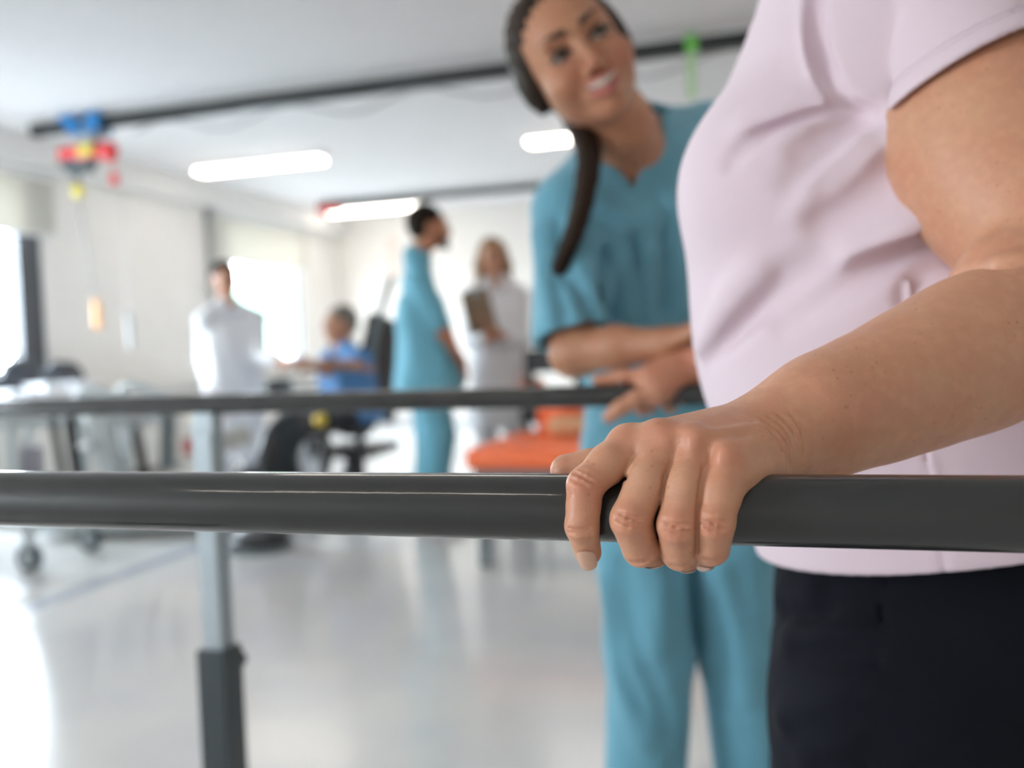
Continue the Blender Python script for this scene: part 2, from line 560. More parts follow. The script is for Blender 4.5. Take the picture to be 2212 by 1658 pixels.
def wall_with_holes(name, axis, inner, outer, s0, s1, holes, m):
    """wall slab perpendicular to `axis` ('x' or 'y') with rectangular holes (a,b) from WZ0 to WZ1"""
    bm = B(); lo, hi = min(inner, outer), max(inner, outer)
    def seg(a, b, z0, z1):
        if b-a < 1e-4: return
        if axis == 'x': box(bm, (lo, a, z0), (hi, b, z1))
        else: box(bm, (a, lo, z0), (b, hi, z1))
    cur = s0
    for a, b in holes:
        seg(cur, a, 0, RZ); seg(a, b, 0, WZ0); seg(a, b, WZ1, RZ); cur = b
    seg(cur, s1, 0, RZ)
    struct(name, bm, m)
wall_with_holes('wall_left', 'x', RX0, RX0-0.3, RY0-0.3, RY1+0.3, WIN_L, M_wall)
wall_with_holes('wall_back', 'y', RY0, RY0-0.3, RX0, RX1, WIN_B, M_wall)
bm = B(); box(bm, (RX0, RY1, 0), (RX1, RY1+0.3, RZ)); struct('wall_far', bm, M_farwall)
bm = B(); box(bm, (RX1, RY0-0.3, 0), (RX1+0.3, RY1+0.3, RZ)); struct('wall_right', bm, M_wall)
bm = B(); box(bm, (RX0, RY0, SOFF_Z), (SOFF_X, RY1, RZ)); struct('trim_1', bm, M_soff)
bm = B(); box(bm, (RX0, RY0, 0), (RX0+0.012, RY1, 0.09)); struct('baseboard_left', bm, M_base)
bm = B(); box(bm, (RX0+0.012, RY1-0.012, 0), (RX1, RY1, 0.09)); struct('baseboard_far', bm, M_base)

def pane_material():
    m = bpy.data.materials.new('window_glass'); m.use_nodes = True
    nt = m.node_tree; nt.nodes.clear(); L = nt.links.new
    o = nt.nodes.new('ShaderNodeOutputMaterial'); t = nt.nodes.new('ShaderNodeBsdfTransparent')
    g = nt.nodes.new('ShaderNodeBsdfGlossy'); g.inputs['Roughness'].default_value = 0.02
    t.inputs[0].default_value = (0.93, 0.97, 0.96, 1)
    x = nt.nodes.new('ShaderNodeMixShader'); x.inputs[0].default_value = 0.05; L(t.outputs[0], x.inputs[1]); L(g.outputs[0], x.inputs[2]); L(x.outputs[0], o.inputs[0])
    return m
M_glass = pane_material()
def window(n, axis, inner, out, a, b, wide_jamb=0.0):
    """frame, mullion, pane and sill of one window in its hole"""
    def bx(bm, u0, u1, z0, z1, d0, d1, bev=0.0):
        w0, w1 = inner+out*d0, inner+out*d1; w0, w1 = min(w0, w1), max(w0, w1)
        if axis == 'x': box(bm, (w0, u0, z0), (w1, u1, z1), bev)
        else: box(bm, (u0, w0, z0), (u1, w1, z1), bev)
    t = 0.055
    bm = B()
    bx(bm, a, a+t, WZ0, WZ1, 0.05, 0.12); bx(bm, b-t-wide_jamb, b, WZ0, WZ1, 0.03, 0.12)
    bx(bm, a+t, b-t-wide_jamb, WZ0, WZ0+t, 0.05, 0.12); bx(bm, a+t, b-t-wide_jamb, WZ1-t, WZ1, 0.05, 0.12)
    f = struct('window_%d' % n, bm, M_frame)
    bm = B(); bx(bm, a+t, b-t-wide_jamb, WZ0+t, WZ1-t, 0.09, 0.096); obj('window_pane', bm, M_glass, f)
    bm = B(); bx(bm, a+0.001, b-0.001, WZ0-0.035, WZ0, 0.05, -0.10, 0.004); obj('window_sill', bm, M_sill, f)
n = 0
for i, (a, b) in enumerate(WIN_L): n += 1; window(n, 'x', RX0, -1, a, b, 0.17 if i == 1 else 0.0)
for a, b in WIN_B: n += 1; window(n, 'y', RY0, -1, a, b)

# roller blinds half down
def blind_material():
    m = bpy.data.materials.new('blind_cloth'); m.use_nodes = True
    nt = m.node_tree; nt.nodes.clear(); L = nt.links.new
    o = nt.nodes.new('ShaderNodeOutputMaterial'); d = nt.nodes.new('ShaderNodeBsdfDiffuse'); t = nt.nodes.new('ShaderNodeBsdfTranslucent')
    d.inputs[0].default_value = (0.84, 0.815, 0.75, 1); t.inputs[0].default_value = (0.43, 0.41, 0.37, 1)
    x = nt.nodes.new('ShaderNodeMixShader'); x.inputs[0].default_value = 0.40
    L(d.outputs[0], x.inputs[1]); L(t.outputs[0], x.inputs[2]); L(x.outputs[0], o.inputs[0])
    return m
M_blind = blind_material()
for lab, (a, b), zb in (('cream roller blind half down over the near window at the left edge', WIN_L[1], 1.97),
                        ('cream roller blind half down over the far window behind the standing white coat', WIN_L[2], 1.95)):
    t = thing('roller_blind', lab, 'blind', (RX0+0.05, (a+b)/2, zb), 'cream roller blinds on the left windows')
    bm = B(); box(bm, (RX0+0.045, a-0.15, zb), (RX0+0.048, b+0.09, SOFF_Z-0.03)); obj('cloth', bm, M_blind, t)
    bm = B(); box(bm, (RX0+0.036, a-0.15, zb-0.03), (RX0+0.058, b+0.09, zb), 0.003); obj('bottom_bar', bm, M_white, t)
    bm = B(); tube(bm, [(RX0+0.05, a-0.155, SOFF_Z-0.035), (RX0+0.05, b+0.10, SOFF_Z-0.035)], 0.028); obj('roller', bm, M_white, t)
# pipe beside the far window
bm = B(); tube(bm, [(RX0+0.04, 8.08, 0.09), (RX0+0.04, 8.08, SOFF_Z)], 0.035)
tag(obj('pipe', bm, mat('pipe_paint', (0.42, 0.43, 0.42), 0.4), smooth=True), 'grey vertical pipe on the wall just left of the far window', 'pipe')

# ceiling luminaires
M_lamp = mat('lamp_diffuser', (0.9, 0.9, 0.88), 0.5, emis=(1.0, 0.90, 0.78), estr=8.0)
def lamp(x, y, label):
    t = thing('ceiling_lamp', label, 'ceiling lamp', (x, y, RZ-0.075), 'long fluorescent ceiling lamps')
    bm = B(); box(bm, (x-0.64, y-0.095, RZ-0.045), (x+0.64, y+0.095, RZ), 0.006); obj('housing', bm, M_white, t)
    bm = B(); box(bm, (x-0.61, y-0.08, RZ-0.075), (x+0.61, y+0.08, RZ-0.046), 0.012); obj('diffuser', bm, M_lamp, t)
P1, P2, P3 = on_z(560, 362, RZ-0.07), on_z(812, 455, RZ-0.07), on_z(1300, 296, RZ-0.07)
lamp(P1[0], P1[1], 'long lit ceiling lamp in clear view between the thick track and the white-coated man')
lamp(P2[0], P2[1], 'long lit ceiling lamp just above the head of the man in teal scrubs')
lamp(P3[0], P3[1], 'short visible end of a lit lamp beside the long dark ponytail')
for x, a in ((-4.4, 'window side'), (-1.3, 'middle'), (1.8, 'right side')):
    for y, b in ((2.6, 'just beyond the handrails'), (-0.9, 'behind the viewpoint')):
        lamp(x, y, 'lit ceiling lamp %s on the %s of the room' % (b, a))
lamp(2.0, 7.5, 'long lit ceiling lamp on the far right side of the room, outside the view')
lamp(-1.4, 10.0, 'unseen ceiling lamp added near the far wall to brighten the far right')  # added out of sight to brighten the people at the far right

# hoist tracks under the ceiling
M_track = mat('track_paint', (0.018, 0.022, 0.024), 0.45, noise=0.1)
def track(px0, py0, px1, py1, x_end, hgt, label):
    a, b = on_z(px0, py0, RZ-0.05), on_z(px1, py1, RZ-0.05)
    y = (a[1]+b[1])/2
    t = thing('ceiling_track', label, 'ceiling track', (a[0], y, RZ-0.06-hgt))
    bm = B(); box(bm, (a[0], y-0.037, RZ-0.03-hgt), (x_end, y+0.037, RZ-0.036), 0.006)
    obj('rail', bm, M_track, t)
    bm = B(); box(bm, (a[0]+0.05, y-0.02, RZ-0.042), (x_end, y+0.02, RZ)); obj('mounting_strip', bm, M_white, t)
    bm = B(); box(bm, (a[0]-0.02, y-0.045, RZ-0.035-hgt), (a[0]+0.02, y+0.045, RZ-0.038), 0.004); obj('end_cap', bm, M_dark, t)
    return a[0], y
T1 = track(45, 266, 1600, 92, RX1-0.02, 0.085, 'thick black hoist track running across the ceiling behind the smiling helper')
T2 = track(690, 441, 1180, 399, RX1-0.02, 0.07, 'thin dark hoist track further back, above the far ceiling lamp')

# sagging power lead hung along the near track
M_cable = mat('pale_cable', (0.52, 0.52, 0.53), 0.5)
pts = []
x = T1[0]+0.7
while x < 2.4:
    ph = (x-T1[0])*2*math.pi/0.95
    pts.append((x, T1[1]+0.16, RZ-0.05-0.10*(0.5-0.5*math.cos(ph))-0.02)); x += 0.06
bm = B(); tube(bm, pts, 0.011, 10)
tag(obj('sagging_cable', bm, M_cable, smooth=True), 'pale cable hanging in shallow waves under the ceiling beside the thick track', 'cable')
M_green = mat('green_tape', (0.16, 0.50, 0.09), 0.5)
p = on_y(1493, 100, T1[1]-0.045)
bm = B(); box(bm, (p[0]-0.035, T1[1]-0.046, RZ-0.125), (p[0]+0.035, T1[1]-0.0415, RZ-0.022), 0.0015); g1 = obj('green_strap', bm, M_green)
tag(g1, 'bright green strap wrapped on the thick ceiling track at the pink shoulder', 'strap')
bm = B(); box(bm, (p[0]-0.030, T1[1]-0.0405, RZ-0.37), (p[0]+0.022, T1[1]-0.0365, RZ-0.116), 0.0015)
obj('hanging_tail', bm, mat('pale_green_film', (0.50, 0.72, 0.42), 0.5), g1)

# grey line laid in the floor, parallel to the windows
bm = B()
a, b = on_z(0, 1345, 0.002), on_z(420, 1176, 0.002)
xm = (a[0]+b[0])/2
box(bm, (xm-0.055, 0.4, 0.0), (xm+0.055, 9.5, 0.002))
tag(obj('floor_line', bm, mat('floor_line_grey', (0.36, 0.38, 0.43), 0.25)), 'grey marking line running across the pale glossy floor at the left', 'floor line')

# outside: light-bouncing ground, and trees seen through the far window
M_bounce = mat('bounce_paving', (0.42, 0.42, 0.42), 0.9, noise=0.1, nscale=2)  # ground made grey to bounce daylight up onto the ceiling
bm = B(); box(bm, (-60, -30, -0.55), (RX0-0.3, 60, -0.45)); tag(obj('bounce_paving', bm, M_bounce), kind='structure')
M_leaf = mat('tree_leaves', (0.10, 0.17, 0.12), 0.8, noise=0.4, nscale=6)
M_bark = mat('tree_bark', (0.08, 0.06, 0.05), 0.9)
def tree(x, y, h, r, label):
    t = thing('tree', label, 'tree', (x, y, -0.45), 'trees outside the windows')
    s = SD()
    rd = random.Random(int(x*10))
    for k in range(16):
        a, e = rd.uniform(0, 6.28), rd.uniform(-0.6, 1.0)
        s.ell((x+r*0.7*math.cos(a), y+r*0.7*math.sin(a), h-r+e*r*0.9), (r*0.42, r*0.42, r*0.34), k=0.25)
    s.ell((x, y, h-r), (r*0.8, r*0.8, r*0.9), k=0.2)
    def leaf(P, d):
        return d+0.09*np.sin(P[:, 0]*9+P[:, 2]*5)*np.sin(P[:, 1]*8-P[:, 2]*7)*np.sin(P[:, 2]*9)
    s.fn(leaf)
    sdf_obj('crown', s, 0.14, M_leaf, t, it=0)
    bm = B(); tube(bm, [(x, y, -0.45), (x+0.05, y, h-r)], [0.16, 0.10], 10); obj('trunk', bm, M_bark, t)
tree(-11.0, 17.5, 2.6, 1.3, 'leafy tree outside, showing pale in the middle of the far window')
tree(-17.5, 20.2, 3.8, 1.6, 'taller leafy tree outside, at the left side of the far window')
tree(-14.0, 9.5, 2.4, 1.2, 'leafy tree outside the near window at the left edge')
# ------------------------------------------------------------------ parallel bars
def bar_material():
    m = bpy.data.materials.new('bar_enamel'); m.use_nodes = True
    nt = m.node_tree; b = nt.nodes['Principled BSDF']; L = nt.links.new
    tc = nt.nodes.new('ShaderNodeTexCoord')
    mp = nt.nodes.new('ShaderNodeMapping'); mp.inputs['Scale'].default_value = (3, 60, 60)
    L(tc.outputs['Object'], mp.inputs[0])
    n = nt.nodes.new('ShaderNodeTexNoise'); n.inputs['Scale'].default_value = 2.0; n.inputs['Detail'].default_value = 3
    L(mp.outputs[0], n.inputs['Vector'])
    n2 = nt.nodes.new('ShaderNodeTexNoise'); n2.inputs['Scale'].default_value = 220; n2.inputs['Detail'].default_value = 2
    L(tc.outputs['Object'], n2.inputs['Vector'])
    ad = nt.nodes.new('ShaderNodeMath'); ad.operation = 'MULTIPLY_ADD'; ad.inputs[1].default_value = 0.12
    L(n2.outputs[0], ad.inputs[0]); L(n.outputs[0], ad.inputs[2])
    bp = nt.nodes.new('ShaderNodeBump'); bp.inputs['Distance'].default_value = 0.00035; bp.inputs['Strength'].default_value = 0.5
    L(ad.outputs[0], bp.inputs['Height']); L(bp.outputs[0], b.inputs['Coat Normal'])
    b.inputs['Base Color'].default_value = (0.030, 0.030, 0.029, 1)
    b.inputs['Specular IOR Level'].default_value = 0.15
    b.inputs['Roughness'].default_value = 0.30
    b.inputs['Coat Weight'].default_value = 1.0; b.inputs['Coat Roughness'].default_value = 0.045
    b.inputs['Coat IOR'].default_value = 1.38
    return m
M_bar = bar_material()
M_postdark = mat('post_dark_paint', (0.035, 0.045, 0.05), 0.35, noise=0.1)
M_steel = mat('brushed_steel', (0.38, 0.42, 0.44), 0.36, metal=0.7, noise=0.06, nscale=30)
BR, BZ = 0.0175, 0.875
def on_bar(px, py):
    return on_z(px, py, BZ)
NB = on_bar(1220, 1094.5); NBY = NB[1]        # near bar: its y
FB = on_bar(1200, 857.5);  FBY = FB[1]
def bar_x(px, y, z=BZ):
    """world x on the line (y,z) seen in image column px"""
    lo, hi = -6.0, 6.0
    Ri = CAM_ROT.transposed()
    for _ in range(50):
        m = (lo+hi)/2; v = Ri @ (Vector((m, y, z))-CAM_LOC)
        u = 1106+FPX*v.x/(-v.z) if v.z < 0 else 1e9
        if u < px: lo = m
        else: hi = m
    return (lo+hi)/2
def proj(p):
    v = CAM_ROT.transposed() @ (Vector([float(a) for a in p])-CAM_LOC)
    return (1106+FPX*v.x/(-v.z), 829-FPX*v.y/(-v.z), -v.z)
print('bars', NBY, FBY, 'sep', FBY-NBY, proj((0, NBY, BZ)), proj((0, FBY, BZ)))
post_x = bar_x(446, FBY)
def parallel_bar(y, label):
    t = thing('parallel_bar', label, 'parallel bar', (post_x, y, 0))
    bm = B()
    pts = [(post_x-1.0-0.12, y, BZ-0.10), (post_x-1.0-0.115, y, BZ-0.05), (post_x-1.0-0.08, y, BZ-0.012), (post_x-1.0, y, BZ)]
    x = post_x-0.9
    while x < post_x+3.3: pts.append((x, y, BZ)); x += 0.1
    pts += [(post_x+3.4, y, BZ-0.012), (post_x+3.435, y, BZ-0.05), (post_x+3.44, y, BZ-0.10)]
    tube(bm, pts, BR, 48); r = obj('handrail', bm, M_bar, t, smooth=True)
    for px in (post_x, post_x+2.4):
        bm = B(); box(bm, (px-0.020, y-0.020, 0.40), (px+0.020, y+0.020, BZ-0.05), 0.003); q = obj('upper_post', bm, M_steel, t)
        bm = B(); box(bm, (px-0.029, y-0.029, 0.012), (px+0.029, y+0.029, 0.437), 0.003)
        obj('lower_post', bm, M_postdark, t)
        bm = B(); box(bm, (px-0.022, y-0.016, BZ-0.052), (px+0.022, y+0.016, BZ-BR+0.004), 0.004); obj('saddle', bm, M_steel, t)
        bm = B(); box(bm, (px-0.10, y-0.10, 0), (px+0.10, y+0.10, 0.014), 0.004); obj('base_plate', bm, M_postdark, t)
        bm = B(); tube(bm, [(px, y+0.029, 0.395), (px, y+0.060, 0.395)], [0.010, 0.017], 16); obj('clamp_knob', bm, M_dark, t, smooth=True)
    return t
parallel_bar(NBY, 'glossy dark grey handrail in sharp focus in the foreground, gripped by the near hand')
parallel_bar(FBY, 'blurred dark grey handrail further back with a square post under it')
# ------------------------------------------------------------------ human parts
def basis(up, front):
    """rows: local x (the figure's left), local y (back), local z (up)"""
    z = nrm(up); f = nrm(np.asarray(front, float)-z*np.dot(front, z))
    y = -f; x = np.cross(y, z)
    return np.array([x, y, z])
def loc2w(c, Bs, s=1.0):
    return lambda x, y, z: np.asarray(c, float)+s*(Bs[0]*x+Bs[1]*y+Bs[2]*z)
def head_ops(sd, c, Bs, s=1.0, neck=None, smile=False, k=0.012):
    L = loc2w(c, Bs, s)
    e = lambda p, r, kk=0.02, sub=False: sd.ell(L(*p), np.array(r)*s, Bs, kk*s, sub)
    e((0, 0.014, 0.030), (0.076, 0.095, 0.086), k)
    e((0, -0.020, -0.015), (0.060, 0.070, 0.081), 0.03)
    e((0, -0.032, -0.066), (0.037, 0.048, 0.032), 0.03)
    e((0, -0.072, -0.087), (0.019, 0.018, 0.015), 0.025)
    for q in (-1, 1):
        e((q*0.040, -0.060, -0.030), (0.024, 0.026, 0.024), 0.025)
        if smile: e((q*0.041, -0.070, -0.026), (0.018, 0.018, 0.015), 0.02)
        e((q*0.042, -0.022, -0.052), (0.014, 0.028, 0.022), 0.03)
    sd.cone(L(-0.042, -0.082, 0.030), L(0.042, -0.082, 0.030), 0.008*s, 0.008*s, 0.014*s)
    for q in (-1, 1):
        e((q*0.031, -0.100, 0.008), (0.019, 0.016, 0.012), 0.012, True)
    sd.cone(L(0, -0.086, 0.016), L(0, -0.108, -0.024), 0.0065*s, 0.0105*s, 0.010*s)
    for q in (-1, 1):
        e((q*0.0115, -0.098, -0.030), (0.0075, 0.010, 0.0075), 0.006)
    # lips area
    e((0, -0.084, -0.056), (0.026, 0.014, 0.016), 0.014)
    if not smile:
        sd.cone(L(-0.020, -0.097, -0.0525), L(0.020, -0.097, -0.0525), 0.0035*s, 0.0035*s, 0.003*s, True)
    for q in (-1, 1):
        sd.ell(L(q*0.077, 0.012, -0.004), np.array((0.009, 0.021, 0.031))*s, Bs, 0.008*s)
        sd.ell(L(q*0.086, 0.006, 0.002), np.array((0.005, 0.011, 0.017))*s, Bs, 0.005*s, True)
def face_parts(parent, c, Bs, s, brow, M_lip, smile=False, iris=(0.06, 0.03, 0.015), h=0.002):
    L = loc2w(c, Bs, s)
    for q in (-1, 1):
        e = SD().ell(L(q*0.031, -0.0780, 0.006), np.array((0.0140, 0.0110, 0.0072))*s, Bs)
        sdf_obj('eyeball', e, 0.0016, mat('eye_white', (0.55, 0.51, 0.47), 0.25), parent)
        e = SD().ell(L(q*0.031+0.002, -0.0875, 0.006), np.array((0.0066, 0.0026, 0.0060))*s, Bs)
        sdf_obj('iris', e, 0.0009, mat('iris_dark', iris, 0.15), parent)
        # lids
        e = SD()
        pts = [L(q*0.031+u, -0.084-0.006*(1-(u/0.016)**2), 0.006+0.0070*(1-(u/0.016)**2)) for u in np.linspace(-0.016, 0.016, 7)]
        e.chain(pts, [0.0033*s]*7, 0.002)
        sdf_obj('eyelashes', e, 0.0012, mat('lash_dark', (0.03, 0.018, 0.012), 0.6), parent)
        e = SD()
        pts = [L(q*(0.014+u), -0.094+0.35*u, 0.032+0.004*math.sin(u/0.036*2.4)) for u in np.linspace(0, 0.036, 6)]
        e.chain(pts, list(np.linspace(0.0042, 0.0018, 6)*s), 0.003)
        sdf_obj('eyebrow', e, 0.0014, brow, parent)
    if smile:
        up = [L(u, -0.0985+0.55*abs(u)**1.0*0.9, -0.047+8.0*u*u) for u in np.linspace(-0.034, 0.034, 9)]
        lo_ = [L(u, -0.0965+0.55*abs(u)*0.9, -0.066+17.5*u*u*0.95) for u in np.linspace(-0.033, 0.033, 9)]
        e = SD().chain(up, list(np.array([0.002, 0.0032, 0.0042, 0.0045, 0.0042, 0.0045, 0.0042, 0.0032, 0.002])*s), 0.002)
        e2 = SD().chain(lo_, list(np.array([0.002, 0.0040, 0.0060, 0.0068, 0.0070, 0.0068, 0.0060, 0.0040, 0.002])*s), 0.002)
        sdf_obj('lips', [e, e2], [0.0014, 0.0014], M_lip, parent)
        t = SD()
        mid = [(a*0.70+b*0.30)+Bs[1]*0.0005*s for a, b in zip(up, lo_)]
        t.chain(mid[1:-1], list(np.array([0.0025, 0.0040, 0.0050, 0.0052, 0.0050, 0.0040, 0.0025])*s), 0.002)
        sdf_obj('teeth', t, 0.0014, mat('teeth', (0.66, 0.59, 0.49), 0.3), parent)
    else:
        e = SD()
        e.chain([L(u, -0.0975+0.5*abs(u), -0.0495-0.1*abs(u)) for u in np.linspace(-0.023, 0.023, 7)], list(np.array([0.0015, 0.003, 0.004, 0.004, 0.004, 0.003, 0.0015])*s), 0.002)
        e.chain([L(u, -0.096+0.5*abs(u), -0.0575+0.1*abs(u)) for u in np.linspace(-0.021, 0.021, 7)], list(np.array([0.0015, 0.0035, 0.005, 0.0052, 0.005, 0.0035, 0.0015])*s), 0.002)
        sdf_obj('lips', e, 0.0014, M_lip, parent)
def hand_sds(w, fwd, palm, thumbside, s=1.0, curl=(20, 25, 25, 30), spread=0.0, thumb=(30, 20)):
    """palm SD, finger SDs; palm = direction the palm faces"""
    f = nrm(fwd); p = nrm(np.asarray(palm)-f*np.dot(palm, f)); t = np.asarray(thumbside, float); t = nrm(t-f*np.dot(t, f)-p*np.dot(t, p))
    w = np.asarray(w, float)
    pal = SD()
    offs = [0.030, 0.010, -0.010, -0.028]; ln = [(0.040, 0.025, 0.020), (0.044, 0.028, 0.021), (0.041, 0.026, 0.020), (0.033, 0.020, 0.018)]
    reach = [0.088, 0.090, 0.086, 0.078]
    fin = []
    for i in range(4):
        base = w+f*reach[i]*s+t*offs[i]*s
        pal.cone(w+f*0.012*s+t*offs[i]*0.55*s, base, 0.0145*s, 0.0115*s, 0.014*s)
        g = SD(); a = math.radians(curl[i]); d = nrm(f*1.0+t*spread*(1.5-i)*0.12); ang = a*0.8; q = base; pts = [base]; 
        for j in range(3):
            dd = d*math.cos(ang)+p*math.sin(ang); q = q+dd*ln[i][j]*s; pts.append(q); ang += a*1.1
        r = [0.0098, 0.0088, 0.0080, 0.0070] if i < 3 else [0.0085, 0.0075, 0.0068, 0.0060]
        g.chain(pts, [x*s for x in r], 0.003*s); fin.append(g)
    g = SD(); b0 = w+f*0.020*s+t*0.022*s+p*0.006*s
    d0 = nrm(f*math.cos(math.radians(thumb[0]))+t*math.sin(math.radians(thumb[0]))*1.0+p*0.35)
    d1 = nrm(f*math.cos(math.radians(thumb[1]))+t*math.sin(math.radians(thumb[1]))+p*0.25)
    m1 = b0+d0*0.045*s; m2 = m1+d1*0.034*s; m3 = m2+nrm(d1+f*0.2)*0.026*s
    g.chain([b0, m1, m2, m3], [0.016*s, 0.0115*s, 0.0100*s, 0.0085*s], 0.006*s); fin.append(g)
    return pal, fin
def add_hand(sd, *a, k=0.008, **kw):
    pal, fin = hand_sds(*a, **kw)
    sd.grp([pal], 0.003, 0.02)
    sd.grp(fin, 0.0012, k)

def cloth_wave(amp, fu, fv, ang=0.0, seed=0.0):
    """soft hanging folds: ripples around the body, drawn out downwards"""
    ca, sa = math.cos(ang), math.sin(ang)
    def f(P, d):
        u = P[:, 0]*ca+P[:, 1]*sa; v = -P[:, 0]*sa+P[:, 1]*ca; z = P[:, 2]
        w = np.sin(u*fu+2.2*np.sin(z*fv+seed)+seed)*np.sin(v*fu*0.8+1.7*np.sin(z*fv*0.8+2+seed))+0.6*np.sin(u*fu*1.9+z*fv*1.3+1.2*np.sin(z*fv*2)+seed*2)
        return d+amp*w
    return f
# ------------------------------------------------------------------ woman in the pink shirt (foreground)
M_skinW = skin_mat('skin_foreground', (0.57, 0.300, 0.182), (0.54, 0.220, 0.135), True, 0.55, 0.40)
M_shirt = mat('pink_jersey', (0.72, 0.575, 0.635), 0.85, noise=0.02, nscale=6, bump=0.00012, bscale=900, sheen=0.3)
M_pants = mat('black_jersey', (0.006, 0.007, 0.012), 0.85, spec=0.15, noise=0.1, bump=0.0001, bscale=800)
M_nail = mat('fingernail', (0.70, 0.385, 0.275), 0.22, coat=0.3, sss=0.2)
woman = thing('person', 'woman in pink t-shirt and black trousers, head out of view, gripping the near handrail', 'person', (0.08, 0.93, 0))

def bd(px, off=0.0, py=None):
    """view depth of the near bar's axis in image column px, plus off"""
    return proj((bar_x(px, NBY), NBY, BZ))[2]+off

# --- left hand on the near bar
I_ = [W(1366, 966, bd(1366, -0.004)), W(1264, 1048, bd(1264, -0.0235)), W(1257, 1135, bd(1257, -0.0265)), W(1270, 1192, bd(1270, -0.017))]
M_ = [W(1436, 962, bd(1436, -0.006)), W(1363, 1122, bd(1363, -0.0275)), W(1384, 1184, bd(1384, -0.019)), W(1414, 1196, bd(1414, 0.000))]
R_ = [W(1501, 972, bd(1501, -0.007)), W(1464, 1135, bd(1464, -0.0275)), W(1468, 1192, bd(1468, -0.017)), W(1484, 1206, bd(1484, 0.001))]
P_ = [W(1570, 1003, bd(1570, -0.009)), W(1543, 1130, bd(1543, -0.0245)), W(1539, 1184, bd(1541, -0.0175)), W(1524, 1202, bd(1524, -0.008))]
RI = [0.0108, 0.0088, 0.0080, 0.0068]
RM = [0.0112, 0.0097, 0.0086, 0.0072]
RR = [0.0110, 0.0094, 0.0084, 0.0070]
RP = [0.0109, 0.0093, 0.0076, 0.0064]
def finger(pts, rs, pip_bulge=0.0007):
    g = SD()
    a, b, c, d = pts
    m0 = (a+b)/2; m1 = (b+c)/2
    m0 = m0+nrm(m0-np.array([m0[0], NBY, BZ]))*0.0018
    g.cone(a, m0, rs[0], (rs[0]+rs[1])/2-0.0002, 0.004); g.cone(m0, b, (rs[0]+rs[1])/2-0.0002, rs[1], 0.004)
    g.cone(b, m1, rs[1], (rs[1]+rs[2])/2-0.0003, 0.003); g.cone(m1, c, (rs[1]+rs[2])/2-0.0003, rs[2], 0.003)
    g.cone(c, d, rs[2], rs[3], 0.003)
    out = lambda p: nrm(p-np.array([p[0], NBY, BZ]))
    # knuckle pad over the middle joint and its creases
    o = out(b); side = np.array([1.0, 0, 0])
    dirf = nrm(c-a); sv = nrm(np.cross(dirf, o))
    g.ell(b+o*(rs[1]*0.42), (rs[1]*0.62, rs[1]*0.62, rs[1]*0.66), None, 0.004)
    for t, dp in ((-0.0038, 0.00035), (-0.0006, 0.0007), (0.0026, 0.0006), (0.0054, 0.00035)):
        q = []
        for u in np.linspace(-1, 1, 5):
            ang = u*0.75
            cc = b+dirf*(t+0.0006*u*u*(1 if t > 0 else -1))
            q.append(cc+(o*math.cos(ang)+sv*math.sin(ang))*(rs[1]*1.075+0.0009-dp))
        g.chain(q, [0.0006, 0.0010, 0.0011, 0.0010, 0.0006], 0.0010, True)
    o = out(c); dirf = nrm(d-b); sv = nrm(np.cross(dirf, o))
    for t, dp in ((-0.0010, 0.00045), (0.0012, 0.0005)):
        q = []
        for u in np.linspace(-1, 1, 5):
            cc = c+dirf*t
            q.append(cc+(o*math.cos(u*0.75)+sv*math.sin(u*0.75))*(rs[2]+0.0007-dp))
        g.chain(q, [0.0005, 0.0008, 0.0009, 0.0008, 0.0005], 0.0009, True)
    return g
wr = W(1690, 946, 0.500)
pal = SD()
c_i, c_m, c_r, c_p = W(1640, 930, 0.512), W(1650, 934, 0.502), W(1655, 948, 0.492), W(1655, 972, 0.486)
for c, f, r in ((c_i, I_, RI), (c_m, M_, RM), (c_r, R_, RR), (c_p, P_, RP)):
    pal.cone(c, f[0], 0.0165, r[0], 0.011)
# knuckle heads
for (x, y, dd, r) in ((1352, 958, -0.004, 0.0096), (1424, 951, -0.007, 0.0108), (1490, 961, -0.0095, 0.0104), (1560, 993, -0.0125, 0.0100)):
    pal.ell(W(x, y, bd(x, dd)), (r, r, r), None, 0.0045)
# flesh of the little-finger side resting on the bar, and the ball of the thumb behind it
pal.cone(W(1590, 1035, bd(1590, -0.002)), W(1672, 985, 0.484), 0.0120, 0.0165, 0.012)
pal.cone(W(1420, 1005, bd(1420, 0.010)), W(1560, 1005, bd(1560, 0.014)), 0.012, 0.015, 0.012)
# web between the fingers
for A, Bf, xx, yy in ((I_, M_, 1400, 985), (M_, R_, 1467, 998), (R_, P_, 1533, 1018)):
    pal.ell(W(xx, yy-8, bd(xx, -0.004)), (0.0080, 0.0080, 0.0080), None, 0.008)
# grooves between the knuckles
for pts in (((1398, 938), (1412, 965), (1416, 1000)), ((1462, 945), (1462, 975), (1455, 1010)), ((1528, 965), (1522, 1000), (1513, 1030))):
    q = [W(x, y, bd(x, -0.0205)) for x, y in pts]
    pal.chain(q, [0.002, 0.0035, 0.003], 0.006, True)
thumb = SD()
th = [W(1655, 965, 0.525), W(1500, 985, 0.506), W(1345, 1012, bd(1345, 0.026)), W(1280, 1014, bd(1280, 0.023)), W(1224, 1016, bd(1224, 0.020))]
thumb.chain(th, [0.018, 0.0145, 0.0112, 0.0104, 0.0090], 0.006)
arm = SD()
fa = [(1690, 946, 0.500, 0.0218), (1740, 914, 0.507, 0.0262), (1800, 888, 0.516, 0.0300), (1900, 852, 0.530, 0.0342), (2000, 808, 0.545, 0.0385), (2100, 764, 0.560, 0.0430), (2215, 712, 0.578, 0.0455)]
EL = W(2345, 662, 0.605)
SL = W(1985, -40, 0.775)
pts = [W(x, y, d) for x, y, d, r in fa]+[EL]; rs = [r for *_, r in fa]+[0.046]
arm.chain(pts, rs, 0.02)
